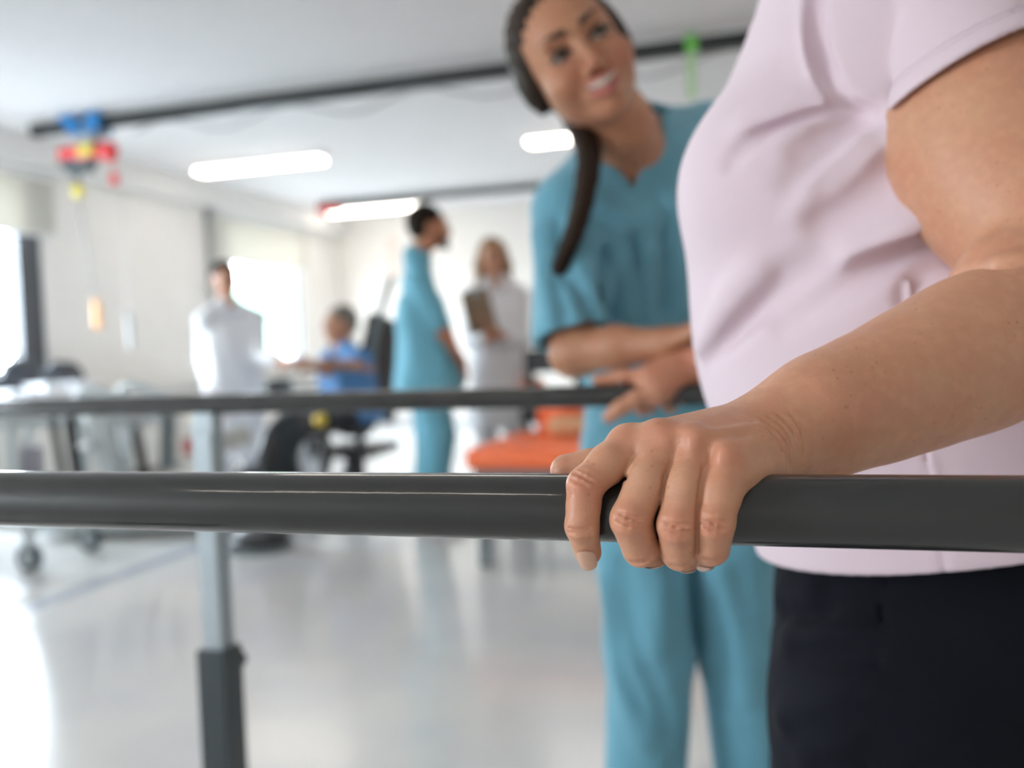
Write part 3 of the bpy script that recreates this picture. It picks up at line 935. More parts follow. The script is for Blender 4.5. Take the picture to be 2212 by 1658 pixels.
arm.cone(SL, EL, 0.064, 0.056, 0.012)
arm.ell(W(2120, 330, 0.69), (0.066, 0.060, 0.100), basis(SL-EL, (0, -1, 0)), 0.03)
arm.ell(W(2205, 640, 0.605), (0.045, 0.04, 0.045), None, 0.01)
# elbow fold
arm.chain([W(2060, 612, 0.60), W(2110, 590, 0.575), W(2165, 556, 0.555), W(2240, 535, 0.55)], [0.002, 0.0035, 0.0035, 0.003], 0.012, True)
# wrist wrinkles: fine arcs across the back of the wrist
for k, (off, dp) in enumerate(((0, 0.0011), (16, 0.0012), (31, 0.0010), (50, 0.0007), (-18, 0.0004))):
    pix = [(1640+off*1.3, 905-off*0.3), (1680+off, 925-off*0.1), (1703+off*0.75, 955), (1712+off*0.55, 985), (1704+off*0.35, 1012)]
    arm.ops.append(['wr', pix, dp])
wr_ops = [o for o in arm.ops if o[0] == 'wr']; arm.ops = [o for o in arm.ops if o[0] != 'wr']
hand = SD(); hand.ops = list(arm.ops)
hand.grp([pal], 0.003, 0.016)
hand.grp([thumb], 0.003, 0.010)
hand.grp([finger(I_, RI), finger(M_, RM), finger(R_, RR), finger(P_, RP)], 0.0010, 0.0042)
for o in wr_ops:
    q = []
    for x, y in o[1]:
        d = hit(hand, x, y, 0.38, 0.7, 900)
        if d is None: continue
        q.append(W(x, y, d-0.0011+o[2]*1.35))
    if len(q) > 2:
        q = spline(q, 4); n = len(q)
        hand.chain(q, [0.0011*math.sin(math.pi*(0.12+0.76*i/(n-1))) for i in range(n)], 0.0016, True)
# clefts between neighbouring fingers
for pix in ([(1519, 1012), (1513, 1045), (1508, 1090), (1505, 1140), (1504, 1190)], [(1452, 1000), (1436, 1030), (1428, 1065)], [(1386, 985), (1352, 1030), (1335, 1062)]):
    q = []
    for x, y in pix:
        d = hit(hand, x, y, 0.38, 0.7, 900)
        if d: q.append(W(x, y, d+0.0004))
    if len(q) > 2: hand.chain(q, [0.0006]+[0.0011]*(len(q)-1), 0.0016, True)
# tendons over the back of the hand
for a, b, r in (((1505, 945), (1640, 925), 0.0013), ((1570, 975), (1650, 950), 0.0010)):
    d0, d1 = hit(hand, *a, 0.38, 0.7, 900), hit(hand, *b, 0.38, 0.7, 900)
    if d0 and d1: hand.cone(W(*a, d0+0.0010), W(*b, d1+0.0012), r*1.3, r, 0.006)
hand.plane(SL-EL, SL+(EL-SL)*0.02, 0.004)

# --- the rest of the body (mostly under clothes or out of the picture)
rest = SD()
SR = np.array([0.04, 1.12, 1.31]); ER = np.array([0.10, 1.33, 1.02])
WR_ = W(1500, 792, 1.440)
rest.cone(SL, SL+(EL-SL)*0.4, 0.056, 0.052, 0.02)
rest.chain([SR, ER], [0.058, 0.048], 0.02)
rest.loft([0.78, 0.95, 1.10, 1.25, 1.36], [0.11, 0.09, 0.08, 0.07, 0.06], [0.93]*5, [0.10, 0.11, 0.11, 0.09, 0.05], [0.12, 0.12, 0.12, 0.11, 0.06], k=0.04)
rest.cone(SL, (0.06, 0.93, 1.35), 0.05, 0.055, 0.05); rest.cone(SR, (0.06, 0.93, 1.35), 0.05, 0.055, 0.05)
HCW = np.array([0.015, 0.94, 1.545]); HBW = basis((-0.05, 0, 1), (-1, 0.1, -0.15))
rest.cone((0.055, 0.93, 1.34), (0.035, 0.935, 1.47), 0.058, 0.054, 0.03)
head_ops(rest, HCW, HBW, 1.0)
for y, y2 in ((0.875, 0.850), (0.985, 1.005)):
    rest.chain([(0.10, y, 0.86), (0.09, y2, 0.50), (0.12, y2, 0.10)], [0.062, 0.052, 0.042], 0.03)
    rest.cone((0.12, y2, 0.07), (-0.02, y2, 0.045), 0.035, 0.03, 0.02)
farhand = SD()
farhand.chain([ER, (ER+WR_)/2, WR_], [0.046, 0.042, 0.033], 0.015)
fz = proj((bar_x(1380, FBY), FBY, BZ))[2]
pal2 = SD(); 
pal2.cone(WR_, W(1405, 818, fz-0.012), 0.032, 0.023, 0.02); pal2.cone(WR_, W(1418, 848, fz-0.025), 0.030, 0.022, 0.02); pal2.cone(WR_, W(1395, 812, fz+0.02), 0.028, 0.018, 0.02)
farhand.grp([pal2], 0.003, 0.015)
F = [
    [W(1400, 815, fz+0.000), W(1345, 812, fz+0.006), W(1318, 818, fz+0.014), W(1290, 820, fz+0.014)],
    [W(1402, 812, fz+0.018), W(1362, 822, fz+0.036), W(1350, 855, fz+0.038), W(1356, 882, fz+0.030)],
    [W(1412, 812, fz+0.024), W(1385, 822, fz+0.038), W(1378, 858, fz+0.038), W(1384, 888, fz+0.026)],
    [W(1425, 818, fz+0.026), W(1408, 830, fz+0.038), W(1402, 860, fz+0.036), W(1404, 884, fz+0.026)],
    [W(1432, 842, fz-0.026), W(1372, 862, fz-0.032), W(1338, 882, fz-0.030), W(1316, 900, fz-0.024)]]
farhand.grp([SD().chain(f, [0.0155, 0.0135, 0.0125, 0.0105] if i == 4 else [0.0125, 0.0112, 0.0100, 0.0085], 0.004) for i, f in enumerate(F)], 0.001, 0.008)

bl = []
for f, r in ((I_, RI), (M_, RM), (R_, RR), (P_, RP)):
    bl += [(f[1]-np.array([0, 0.008, 0]), 0.017, 0.9), (f[3], 0.016, 0.6), (f[2]-np.array([0, 0.006, 0]), 0.011, 0.5)]
for (x, y, dd, r) in ((1350, 940, -0.010, 0.016), (1424, 935, -0.016, 0.021), (1490, 950, -0.018, 0.019), (1562, 985, -0.020, 0.019)):
    bl.append((W(x, y, bd(x, dd)), r, 0.75))
bl += [(th[-1], 0.02, 0.6), (WR_, 0.25, 0.8), (F[0][3], 0.03, 0.5), (F[4][3], 0.03, 0.5), (F[3][3], 0.03, 0.9)]
body = sdf_obj('body', [hand, farhand, rest], [0.00088, 0.0022, 0.0045], M_skinW, woman, it=2, blush=bl, pad=0.01)

def nail(parent, base, along, normal, w, l, r, m=None):
    """curved nail plate lying on a fingertip"""
    a = nrm(along); n = nrm(np.asarray(normal)-a*np.dot(normal, a)); s = np.cross(a, n)
    bm = B(); top, bot = [], []
    NU, NV = 10, 10
    for sgn, dst, lift in ((1, top, 0.0), (-1, bot, -0.0007)):
        for i in range(NV+1):
            v = i/NV; row = []
            ww = w*(0.80+0.20*min(1, v*3))*(1-0.55*max(0, v-0.78)**1.5*4)
            for j in range(NU+1):
                u = (j/NU*2-1)
                ang = u*ww/2/r
                p = np.asarray(base)+a*(l*v+ (0.0010*(1-u*u) if v > 0.8 else 0)+(0.0026*(u*u)*(1-v/0.3) if v < 0.3 else 0))+n*(r*math.cos(ang)-r+lift-0.0010*(v-0.4)**2*2)+s*(r*math.sin(ang))
                row.append(bm.verts.new(p))
            dst.append(row)
    for g, fl in ((top, 0), (bot, 1)):
        for i in range(NV):
            for j in range(NU):
                q = (g[i][j], g[i][j+1], g[i+1][j+1], g[i+1][j]); bm.faces.new(q[::-1] if fl else q)
    bmesh.ops.recalc_face_normals(bm, faces=bm.faces)
    return obj('fingernail', bm, m or M_nail, parent, smooth=True)
def nail_on(pts, rs, w, l, r=0.0062, back=0.55, twist=0.0, lift=0.0007):
    c, d = pts[2], pts[3]; a = nrm(d-c)
    o = nrm(d-np.array([d[0], NBY, BZ])); o = nrm(o-a*np.dot(o, a))
    s = np.cross(a, o); o = nrm(o+s*twist)
    base = c+a*(np.linalg.norm(d-c)*back)+o*(rs[3]+ (rs[2]-rs[3])*(1-back)+lift)
    nail(woman, base, a-o*0.10, o, w, l, r)
nail_on(I_, RI, 0.0105, 0.0135, 0.0066, 0.55, -0.10, 0.0009)
nail_on(M_, RM, 0.0102, 0.0115, 0.0065, 0.60)
nail_on(R_, RR, 0.0100, 0.0115, 0.0062, 0.70)
nail_on(P_, RP, 0.0086, 0.0100, 0.0055, 0.60)
a = nrm(th[-1]-th[-2]); ot = nrm(np.array([0, 0.70, 0.71])); nail(woman, th[-1]-a*0.006+ot*0.0093, a-ot*0.32, ot, 0.0115, 0.0105, 0.0075)

# --- t-shirt
front = [(1655, -60), (1640, 0), (1600, 110), (1560, 200), (1510, 290), (1475, 370), (1463, 440), (1474, 520), (1484, 600), (1487, 700), (1500, 790), (1520, 870), (1560, 960), (1600, 1060), (1632, 1180), (1635, 1260)]
fz_ = []; fx_ = []
for x, y in front:
    p = on_y(x, y, 0.90); fz_.append(p[2]); fx_.append(p[0])
fz_, fx_ = np.array(fz_)[::-1], np.array(fx_)[::-1]
zs = np.linspace(0.70, 1.36, 24)
xf = np.interp(zs, fz_, fx_)
xb = np.interp(zs, [0.70, 0.80, 0.90, 1.05, 1.20, 1.30, 1.36], [0.335, 0.33, 0.30, 0.265, 0.26, 0.22, 0.17])
hw = np.interp(zs, [0.70, 0.80, 0.95, 1.08, 1.20, 1.28, 1.33, 1.36], [0.195, 0.19, 0.175, 0.165, 0.155, 0.145, 0.12, 0.09])
shirt0 = SD().loft(zs, (xf+xb)/2, 0.92, (xb-xf)/2, hw, k=0.02, rnd=0.05)
shirt0.ell((-0.010, 0.85, 1.090), (0.082, 0.080, 0.085), None, 0.035)
shirt0.ell((-0.010, 1.00, 1.090), (0.082, 0.080, 0.085), None, 0.035)
shirt0.cone(SL+np.array([0, 0.01, 0.005]), (0.07, 0.92, 1.345), 0.068, 0.075, 0.04)
shirt0.cone(SR, (0.07, 0.92, 1.345), 0.068, 0.075, 0.04)
SLE = SL+(EL-SL)*0.62
sleeve = SD().cone(SL+np.array([0, 0, -0.005]), SLE, 0.070, 0.0745, 0.02)
sleeve.ell(W(2120, 330, 0.69), (0.074, 0.068, 0.108), basis(SL-EL, (0, -1, 0)), 0.02)
A_, B_, C_ = W(1916, 276, 0.72), W(2062, 122, 0.635), W(2230, 30, 0.620)
nn = nrm(np.cross(B_-A_, C_-A_)); nn = nn if nn@(EL-SL) > 0 else -nn
sleeve.plane(nn, A_, 0.003)
rsl = SD().cone(SR, SR+(ER-SR)*0.55, 0.072, 0.070, 0.02); rsl.plane(ER-SR, SR+(ER-SR)*0.45, 0.004)
# soft wrinkles in the sleeve running down from the shoulder
for pix, dp in ((((1850, 0), (1862, 110), (1890, 215)), 0.004), (((1905, 40), (1905, 140), (1908, 225)), 0.003), (((1800, 20), (1815, 120), (1852, 215)), 0.0035)):
    fold(sleeve, sleeve, pix, [0.008, 0.011, 0.007], dp, 0.014, True, 0.7)
# folds of the body of the shirt
S0 = shirt0
F_ = lambda pix, rs, dp, k=0.012, g=True: fold(S0, shirt, pix, rs, [q*1.55 for q in dp] if isinstance(dp, list) else dp, k*0.9, g, 0.85)
shirt = SD(); shirt.ops = list(shirt0.ops)
F_([(1880, 265), (1820, 310), (1770, 355), (1720, 400)], [0.010, 0.012, 0.014, 0.012], [0.006, 0.006, 0.004, 0.001], 0.018)
F_([(1900, 290), (1850, 350), (1800, 400), (1740, 450)], [0.010, 0.012, 0.012, 0.010], [0.005, 0.005, 0.004, 0.001], 0.02, False)
F_([(1935, 355), (1890, 400), (1840, 440), (1780, 480)], [0.012, 0.014, 0.014, 0.012], [0.005, 0.005, 0.0035, 0.001], 0.02)
# long diagonal folds under the bust
F_([(2075, 455), (2000, 478), (1930, 520), (1850, 570), (1760, 618), (1660, 665), (1580, 712)], [0.012, 0.013, 0.013, 0.013, 0.013, 0.012, 0.010], [0.009, 0.010, 0.009, 0.007, 0.0055, 0.004, 0.001], 0.018, False)
F_([(2060, 490), (1990, 520), (1920, 556), (1840, 602), (1750, 652), (1680, 695)], [0.009, 0.010, 0.010, 0.010, 0.010, 0.008], [0.008, 0.009, 0.008, 0.006, 0.004, 0.001], 0.016)
F_([(1760, 570), (1680, 620), (1620, 670), (1570, 720), (1528, 765)], [0.012, 0.014, 0.013, 0.011, 0.006], [0.003, 0.006, 0.007, 0.006, 0.002], 0.018)
F_([(1640, 585), (1590, 640), (1550, 700), (1522, 745)], [0.010, 0.012, 0.011, 0.008], [0.003, 0.005, 0.004, 0.001], 0.02, False)
F_([(2080, 545), (2030, 560), (1990, 595), (1960, 640)], [0.008, 0.009, 0.008, 0.006], [0.006, 0.006, 0.004, 0.001], 0.012)
# side seam
F_([(1955, 600), (1957, 640), (1962, 700), (1975, 800), (1995, 940), (2010, 1010), (2025, 1100), (2040, 1230)], [0.0006]+[0.0016]*7, 0.0013, 0.0022)
F_([(1963, 600), (1965, 640), (1970, 700), (1983, 800), (2003, 940), (2018, 1010), (2033, 1100), (2048, 1230)], [0.0003, 0.0012]+[0.0020]*6, [-0.0002, 0.0003]+[0.0005]*6, 0.003, False)
shirt.grp([rsl], 0.003, 0.02)
# openings: sleeves, neck, bottom hem
armoff = SD().cone(SLE+(SLE-SL)*0.6, SL+(EL-SL)*0.33, 0.0675, 0.068, 0.01)
armoff.ell(W(2120, 330, 0.69), (0.0695, 0.0635, 0.1035), basis(SL-EL, (0, -1, 0)), 0.02)
armoff.plane(SL-EL, SL+(EL-SL)*0.36, 0.004)
sleeve.grp([armoff], 0.003, 0.002, True)
shirt.grp([sleeve], 0.003, 0.0045)
S1 = SD(); S1.ops = list(shirt.ops)
fold(S1, shirt, [(1800, 215), (1750, 228), (1690, 250), (1620, 285)], [0.008, 0.010, 0.011, 0.010], [0.002, 0.003, 0.003, 0.001], 0.016, False)
fold(S1, shirt, [(1740, -10), (1738, 60), (1748, 130), (1775, 190), (1812, 228)], [0.004]*5, [0.0025, 0.003, 0.003, 0.0028, 0.001], 0.006, False)
S1 = SD(); S1.ops = list(shirt.ops)
fold(S1, shirt, [(1764, -20), (1764, 60), (1774, 130), (1798, 185), (1830, 222), (1862, 248)], [0.009, 0.009, 0.008, 0.007, 0.006, 0.005], [0.008, 0.009, 0.009, 0.0085, 0.008, 0.006], 0.006, True)
fold(S1, shirt, [(1862, 246), (1800, 240), (1735, 256), (1670, 280), (1612, 310), (1572, 350)], [0.0030, 0.0032, 0.0038, 0.0045, 0.006, 0.006], [0.0095, 0.010, 0.010, 0.009, 0.006, 0.001], 0.010, True)
fold(S1, shirt, [(1888, 258), (1845, 262), (1790, 285), (1730, 322)], [0.005, 0.006, 0.008, 0.008], [0.006, 0.006, 0.004, 0.001], 0.012, True)
fold(S1, shirt, [(1905, 285), (1868, 310), (1825, 350), (1780, 395)], [0.005, 0.006, 0.008, 0.008], [0.006, 0.006, 0.004, 0.001], 0.012, True)
shirt.ell((0.045, 0.935, 1.43), (0.075, 0.085, 0.06), None, 0.008, True)
h1, h2, h3 = on_y(1640, 1180, 0.93), on_y(1886, 1258, 0.735), on_y(2183, 1202, 0.76)
hn = nrm(np.cross(h2-h1, h3-h1)); hn = hn if hn[2] < 0 else -hn
print('hem', h1, h2, h3, hn)
shirt.plane(hn, h1, 0.004)
inner = SD().loft([0.60, 0.70, 0.79, 0.80], (0.335-0.03)/2+0.0, 0.92, (0.335+0.03)/2-0.014, 0.176, k=0.01, rnd=0.01)
shirt.grp([inner], 0.003, 0.003, True)
# stitched hems: two tiny grooves along the sleeve edge
def hem(P, d, n=nn, a=A_):
    t = (a-P)@n
    w = np.exp(-((t-0.0165)/0.0007)**2)+np.exp(-((t-0.0195)/0.0007)**2)
    near = np.linalg.norm(P-np.array(W(2080, 120, 0.68)), axis=1) < 0.16
    return d+0.00045*w*near
shirt.fn(hem)
def hem2(P, d):
    t = -((P-h1)@hn)
    return d+0.0004*np.exp(-((t-0.022)/0.0008)**2)
shirt.fn(hem2)
sdf_obj('shirt', shirt, 0.0024, M_shirt, woman, it=1, pad=0.01)
# two rows of stitches along the sleeve hem
bm = B()
for t_off in (0.0150, 0.0185):
    row = []
    for x in range(1925, 2235, 6):
        lo_, hi_ = -60.0, 275.0
        for _ in range(14):
            m_ = (lo_+hi_)/2; d_ = hit(shirt, x, m_, 0.5, 0.9, 160)
            if d_ is None: lo_, hi_ = lo_, m_; continue
            if (A_-W(x, m_, d_))@nn > t_off: lo_ = m_
            else: hi_ = m_
        d_ = hit(shirt, x, m_, 0.5, 0.9, 800)
        if d_ is not None: row.append(W(x, m_, d_-0.0001))
    row = [p for i, p in enumerate(row) if i == 0 or np.linalg.norm(p-row[i-1]) < 0.012]
    sp_ = spline(row, 2)
    for i in range(0, len(sp_)-1):
        a_, b_ = sp_[i], sp_[i+1]
        tube(bm, [a_+(b_-a_)*0.12, a_+(b_-a_)*0.78], 0.00035, 6)
obj('hem_stitching', bm, mat('stitch_thread', (0.62, 0.47, 0.55), 0.8), woman)
# --- trousers
tr = SD()
tr.loft([0.60, 0.72, 0.80, 0.95, 1.0], [0.130, 0.135, 0.145, 0.12, 0.11], 0.925, [0.160, 0.158, 0.142, 0.13, 0.12], [0.155, 0.150, 0.142, 0.13, 0.12], k=0.02, rnd=0.03)
for y in (0.855, 1.00):
    tr.chain([(0.078, y, 0.63), (0.082, y, 0.50), (0.100, y, 0.30), (0.12, y, 0.07)], [0.108, 0.110, 0.098, 0.085], 0.03)
tr.cone((0.10, 0.925, 0.74), (0.10, 0.925, 0.66), 0.10, 0.08, 0.05)
T0 = SD(); T0.ops = list(tr.ops)
fold(T0, tr, [(1912, 1225), (1905, 1330), (1897, 1450), (1886, 1560), (1870, 1680)], [0.0014]*5, 0.0013, 0.002, True, 0.78)
for pix, dp in (([(1885, 1520), (1820, 1545), (1760, 1560), (1710, 1568)], 0.0045), ([(1885, 1590), (1820, 1625), (1760, 1650)], 0.0045), ([(1720, 1395), (1780, 1402), (1860, 1395)], 0.0025), ([(1700, 1306), (1735, 1312), (1770, 1306)], 0.002)):
    fold(T0, tr, pix, [0.009]*len(pix), [dp*0.8]+[dp]*(len(pix)-2)+[0.0005], 0.014, True, 0.85)
    fold(T0, tr, [(x, y-16) for x, y in pix], [0.010]*len(pix), [dp*0.5]+[dp*0.7]*(len(pix)-2)+[0.0005], 0.018, False, 0.85)
tr.plane((0, 0, -1), (0, 0, 0.05), 0.005)
sdf_obj('trousers', tr, 0.004, M_pants, woman, it=1)
# hair and face (above the picture), shoes
M_hairW = mat('ash_brown_hair', (0.16, 0.11, 0.075), 0.5, noise=0.3, nscale=40, bump=0.002, bscale=120, stretch=(1, 1, 0.1))
Lh = loc2w(HCW, HBW)
hw_ = SD().ell(Lh(0, 0.026, 0.045), (0.088, 0.100, 0.088), HBW, 0.01)
hw_.ell(Lh(0, 0.06, -0.02), (0.080, 0.060, 0.085), HBW, 0.04)
for q in (-1, 1): hw_.ell(Lh(q*0.066, 0.015, -0.01), (0.022, 0.045, 0.06), HBW, 0.02)
hw_.ell(Lh(0, -0.10, -0.035), (0.068, 0.08, 0.085), HBW, 0.015, True)
sdf_obj('hair', hw_, 0.004, M_hairW, woman, it=1)
M_lipP = mat('lip_pink', (0.50, 0.19, 0.16), 0.4)
face_parts(woman, HCW, HBW, 1.0, M_hairW, M_lipP)
for y in (0.845, 1.01):
    s = SD().cone((0.15, y, 0.05), (-0.05, y, 0.04), 0.045, 0.04, 0.02).cone((0.13, y, 0.06), (0.13, y, 0.10), 0.045, 0.045, 0.02)
    s.plane((0, 0, -1), (0, 0, 0.0), 0.003); sdf_obj('shoe', s, 0.005, mat('shoe_black', (0.02, 0.02, 0.022), 0.5), woman, it=1)
# ------------------------------------------------------------------ helper in teal scrubs beside the far bar
M_skinN = skin_mat('skin_helper', (0.46, 0.225, 0.125), (0.44, 0.17, 0.10), False, 0.0, 0.45)
M_teal = mat('teal_scrubs', (0.140, 0.370, 0.475), 0.8, noise=0.08, nscale=12, bump=0.0002, bscale=600, sheen=0.2)
M_hairD = mat('dark_brown_hair', (0.026, 0.014, 0.008), 0.55, spec=0.15, noise=0.4, nscale=30, bump=0.002, bscale=100, stretch=(1, 1, 0.15))
M_browD = mat('dark_brow', (0.035, 0.018, 0.010), 0.6)
M_lipR = mat('lip_rose', (0.46, 0.14, 0.11), 0.35)
nurse = thing('person', 'smiling woman in teal scrubs with a long dark ponytail, leaning beside the far handrail', 'person', (-0.1, 1.75, 0))
cR = np.array(CAM_ROT.col[0]); cU = np.array(CAM_ROT.col[1]); cB = np.array(CAM_ROT.col[2])   # right, up, towards the viewer
def rotv(v, ax, a):
    ax = nrm(ax); v = np.asarray(v, float)
    return v*math.cos(a)+np.cross(ax, v)*math.sin(a)+ax*np.dot(ax, v)*(1-math.cos(a))
up = rotv(cU, cB, math.radians(29))
side = rotv(cR, cB, math.radians(25))
HN = W(1241, 131, 1.475)
frn = nrm(np.array(CAM_LOC)-HN)
up = nrm(up-frn*np.dot(up, frn))
frn = rotv(frn, up, math.radians(12))             # turned towards the right of the picture
frn = rotv(frn, np.cross(up, frn), math.radians(-5))
up = nrm(up-frn*np.dot(up, frn)); BN = basis(up, frn)
HS = 1.07
nb_ = SD()
head_ops(nb_, HN, BN, HS, smile=True)
Ln = loc2w(HN, BN, HS)
# open smile
nb_.ell(Ln(0, -0.094, -0.055), np.array((0.026, 0.014, 0.010))*HS, BN, 0.004, True)
nb_.chain([Ln(0.012, 0.018, -0.050), W(1340, 268, 1.555), W(1372, 330, 1.64)], [0.050, 0.050, 0.060], 0.03)
SRn, SLn = W(1234, 456, 1.64), W(1528, 300, 1.80)
NKn = W(1372, 330, 1.68)
nb_.cone(SRn, NKn, 0.050, 0.060, 0.04); nb_.cone(SLn, NKn, 0.050, 0.060, 0.04)
CHn, WSn, HPn = W(1375, 470, 1.74), W(1400, 690, 1.77), W(1455, 900, 1.79)
sv = nrm(SLn-SRn); hv = nrm(cR*np.array([1, 1, 0]))
nb_.cone(CHn-sv*0.06, CHn+sv*0.06, 0.10, 0.10, 0.06)
nb_.cone(WSn-hv*0.05, WSn+hv*0.05, 0.095, 0.095, 0.06); nb_.cone(HPn-hv*0.06, HPn+hv*0.06, 0.10, 0.10, 0.06)
En, Wn = W(1240, 762, 1.56), W(1432, 742, 1.450)
nb_.chain([SRn, En], [0.040, 0.040], 0.03)
nb_.chain([En, (En+Wn)/2+np.array([0, 0, 0.002]), Wn], [0.038, 0.033, 0.0245], 0.02)
En2, Wn2 = W(1600, 640, 1.75), W(1530, 770, 1.52)
nb_.chain([SLn, En2, Wn2], [0.046, 0.038, 0.025], 0.03)
for sg in (-1, 1):
    k1, k2 = (W(1402, 1400, 1.80), W(1400, 1860, 1.82)) if sg < 0 else (W(1600, 1400, 1.82), W(1640, 1860, 1.84))
    k2[2] = 0.09
    nb_.chain([HPn+hv*0.075*sg, k1, k2], [0.085, 0.055, 0.038], 0.04)
    nb_.cone(k2, k2+np.array([0, -0.15, -0.045]), 0.038, 0.028, 0.02)
fw = nrm(W(1500, 712, 1.42)-Wn)
add_hand(nb_, Wn, fw, nrm((0, 0.25, -1)), nrm((0.1, 1, 0.2)), curl=(18, 22, 25, 28), thumb=(40, 25), s=0.92)
add_hand(nb_, Wn2, nrm(W(1470, 800, 1.46)-Wn2), nrm((0, -0.3, -1)), nrm((0, -1, 0)), curl=(18, 22, 25, 28), thumb=(40, 25), s=0.92)
bln = [(Ln(q*0.042, -0.09, -0.03), 0.04, 0.45) for q in (-1, 1)]+[(Ln(0, -0.11, -0.025), 0.02, 0.5)]
sdf_obj('body', nb_, 0.0030, M_skinN, nurse, it=1, blush=bln)
face_parts(nurse, HN, BN, HS, M_browD, M_lipR, smile=True, iris=(0.02, 0.010, 0.006))
hr = SD().ell(Ln(0, 0.026, 0.038), np.array((0.081, 0.099, 0.088))*HS, BN, 0.01)
hr.ell(Ln(0, 0.055, 0.0), np.array((0.073, 0.058, 0.062))*HS, BN, 0.03)
for q in (-1, 1): hr.ell(Ln(q*0.076, 0.014, -0.004), np.array((0.014, 0.030, 0.037))*HS, BN, 0.02); hr.ell(Ln(q*0.066, 0.012, 0.012), np.array((0.016, 0.042, 0.050))*HS, BN, 0.02)
def strands(P, d):
    return d+0.0012*np.sin((P@BN[0])*420+3*np.sin((P@BN[2])*25))
hr.fn(strands)
hr.ell(Ln(0.004, -0.105, -0.032), np.array((0.071, 0.088, 0.108))*HS, BN, 0.010, True)
pt = [Ln(-0.02, 0.090, -0.05), W(1222, 215, 1.56), W(1252, 272, 1.535), W(1272, 335, 1.515), W(1262, 420, 1.515), W(1244, 490, 1.525), W(1222, 545, 1.54), W(1204, 590, 1.55)]
pts_ = spline(pt, 5); nn_ = len(pts_)
hr.chain(pts_, [0.0205*(1.0-0.70*max(0, i/nn_-0.30))*(1+0.07*math.sin(i*2.2)) for i in range(nn_)], 0.008)
sdf_obj('hair', hr, 0.0030, M_hairD, nurse, it=1)
# scrubs top
tp = SD()
tp.cone(SRn, NKn, 0.064, 0.080, 0.05); tp.cone(SLn, NKn, 0.064, 0.080, 0.05)
tp.cone(CHn-sv*0.065, CHn+sv*0.065, 0.120, 0.120, 0.07)
tp.cone(W(1330, 520, 1.66), W(1330, 520, 1.67), 0.062, 0.062, 0.06); tp.cone(W(1440, 490, 1.67), W(1440, 490, 1.68), 0.062, 0.062, 0.06)
tp.cone(WSn-hv*0.055, WSn+hv*0.06, 0.120, 0.120, 0.08)
tp.cone(HPn-hv*0.055, HPn+hv*0.055, 0.118, 0.118, 0.08)
HB = W(1460, 1010, 1.79)
tp.cone(HB-hv*0.055, HB+hv*0.055, 0.118, 0.118, 0.05)
SE = SRn+(En-SRn)*0.90
tp.grp([SD().cone(SRn, SE, 0.066, 0.072, 0.02)], 0.003, 0.025)
tp.grp([SD().cone(SLn, SLn+(En2-SLn)*0.8, 0.066, 0.070, 0.02)], 0.003, 0.03)
T0 = SD(); T0.ops = list(tp.ops)
for pix, r, dp in (([(1302, 545), (1312, 610), (1325, 670), (1338, 730)], 0.020, 0.026), ([(1245, 610), (1268, 655), (1290, 700)], 0.013, 0.010),
                   ([(1205, 480), (1215, 540), (1222, 600)], 0.010, 0.006), ([(1372, 500), (1372, 600), (1380, 690)], 0.016, 0.012), ([(1440, 470), (1430, 560), (1440, 660)], 0.016, 0.012),
                   ([(1180, 560), (1195, 630), (1215, 690)], 0.010, 0.006)):
    fold(T0, tp, pix, [r*0.5]+[r]*(len(pix)-1), dp, 0.02, True)
for pix, r, dp in (([(1290, 440), (1340, 470), (1400, 480)], 0.016, 0.004), ([(1345, 560), (1355, 640), (1362, 720)], 0.013, 0.010), ([(1405, 540), (1403, 620), (1408, 710)], 0.013, 0.010),
                   ([(1165, 500), (1178, 590), (1190, 680)], 0.012, 0.005), ([(1455, 440), (1470, 560), (1470, 680)], 0.014, 0.005)):
    fold(T0, tp, pix, [r]*len(pix), dp, 0.025, False)
# V neck: a wedge cut
va, vb, vc = W(1272, 305, 1.50), W(1442, 222, 1.60), W(1362, 404, 1.55)
vw = SD()
def tri_cut(P, d):
    o = np.array(CAM_LOC)
    # triangular prism through the neck opening, along the direction from the chest outwards
    pts = [W(1262, 265, 1.58), W(1452, 195, 1.62), W(1364, 410, 1.58)]
    cen = sum(pts)/3
    ax = nrm(np.array([-0.12, -1, -0.22]))
    m = np.full(len(P), -1e9)
    for i in range(3):
        a_, b_ = pts[i], pts[(i+1) % 3]
        n_ = nrm(np.cross(b_-a_, ax)); n_ = n_ if n_@(cen-a_) < 0 else -n_
        m = np.maximum(m, (P-a_)@n_)
    m = np.maximum(m, (cen-ax*0.10-P)@ax)       # only the front of the garment
    return smax(d, -m, 0.004)
tp.fn(tri_cut)
tp.grp([SD().chain([Ln(0.004, 0.020, -0.055), W(1335, 268, 1.565), W(1372, 315, 1.65)], [0.055, 0.058, 0.060], 0.02)], 0.003, 0.004, True)
tp.grp([SD().cone(SE-(SE-SRn)*0.3, SE+(En-SRn)*0.3, 0.050, 0.064, 0.01)], 0.003, 0.004, True)
tp.plane(En-SRn, SE, 0.004) if False else None
def sleeve_cut(P, d):
    q = (P-SE)@nrm(En-SRn+cR*0.05)
    near = np.linalg.norm(P-SE, axis=1) < 0.16
    left = (P-SE)@cR < 0.085
    return np.where(near & left, smax(d, q, 0.004), d)
tp.fn(sleeve_cut)
tp.plane((0, 0, -1), (0, 0, HB[2]-0.05), 0.005)
sdf_obj('scrubs_top', tp, 0.0042, M_teal, nurse, it=1)
tn = SD()
tn.cone(HPn-hv*0.055-np.array([0, 0, 0.0]), HPn+hv*0.055, 0.108, 0.108, 0.05)
kk = []
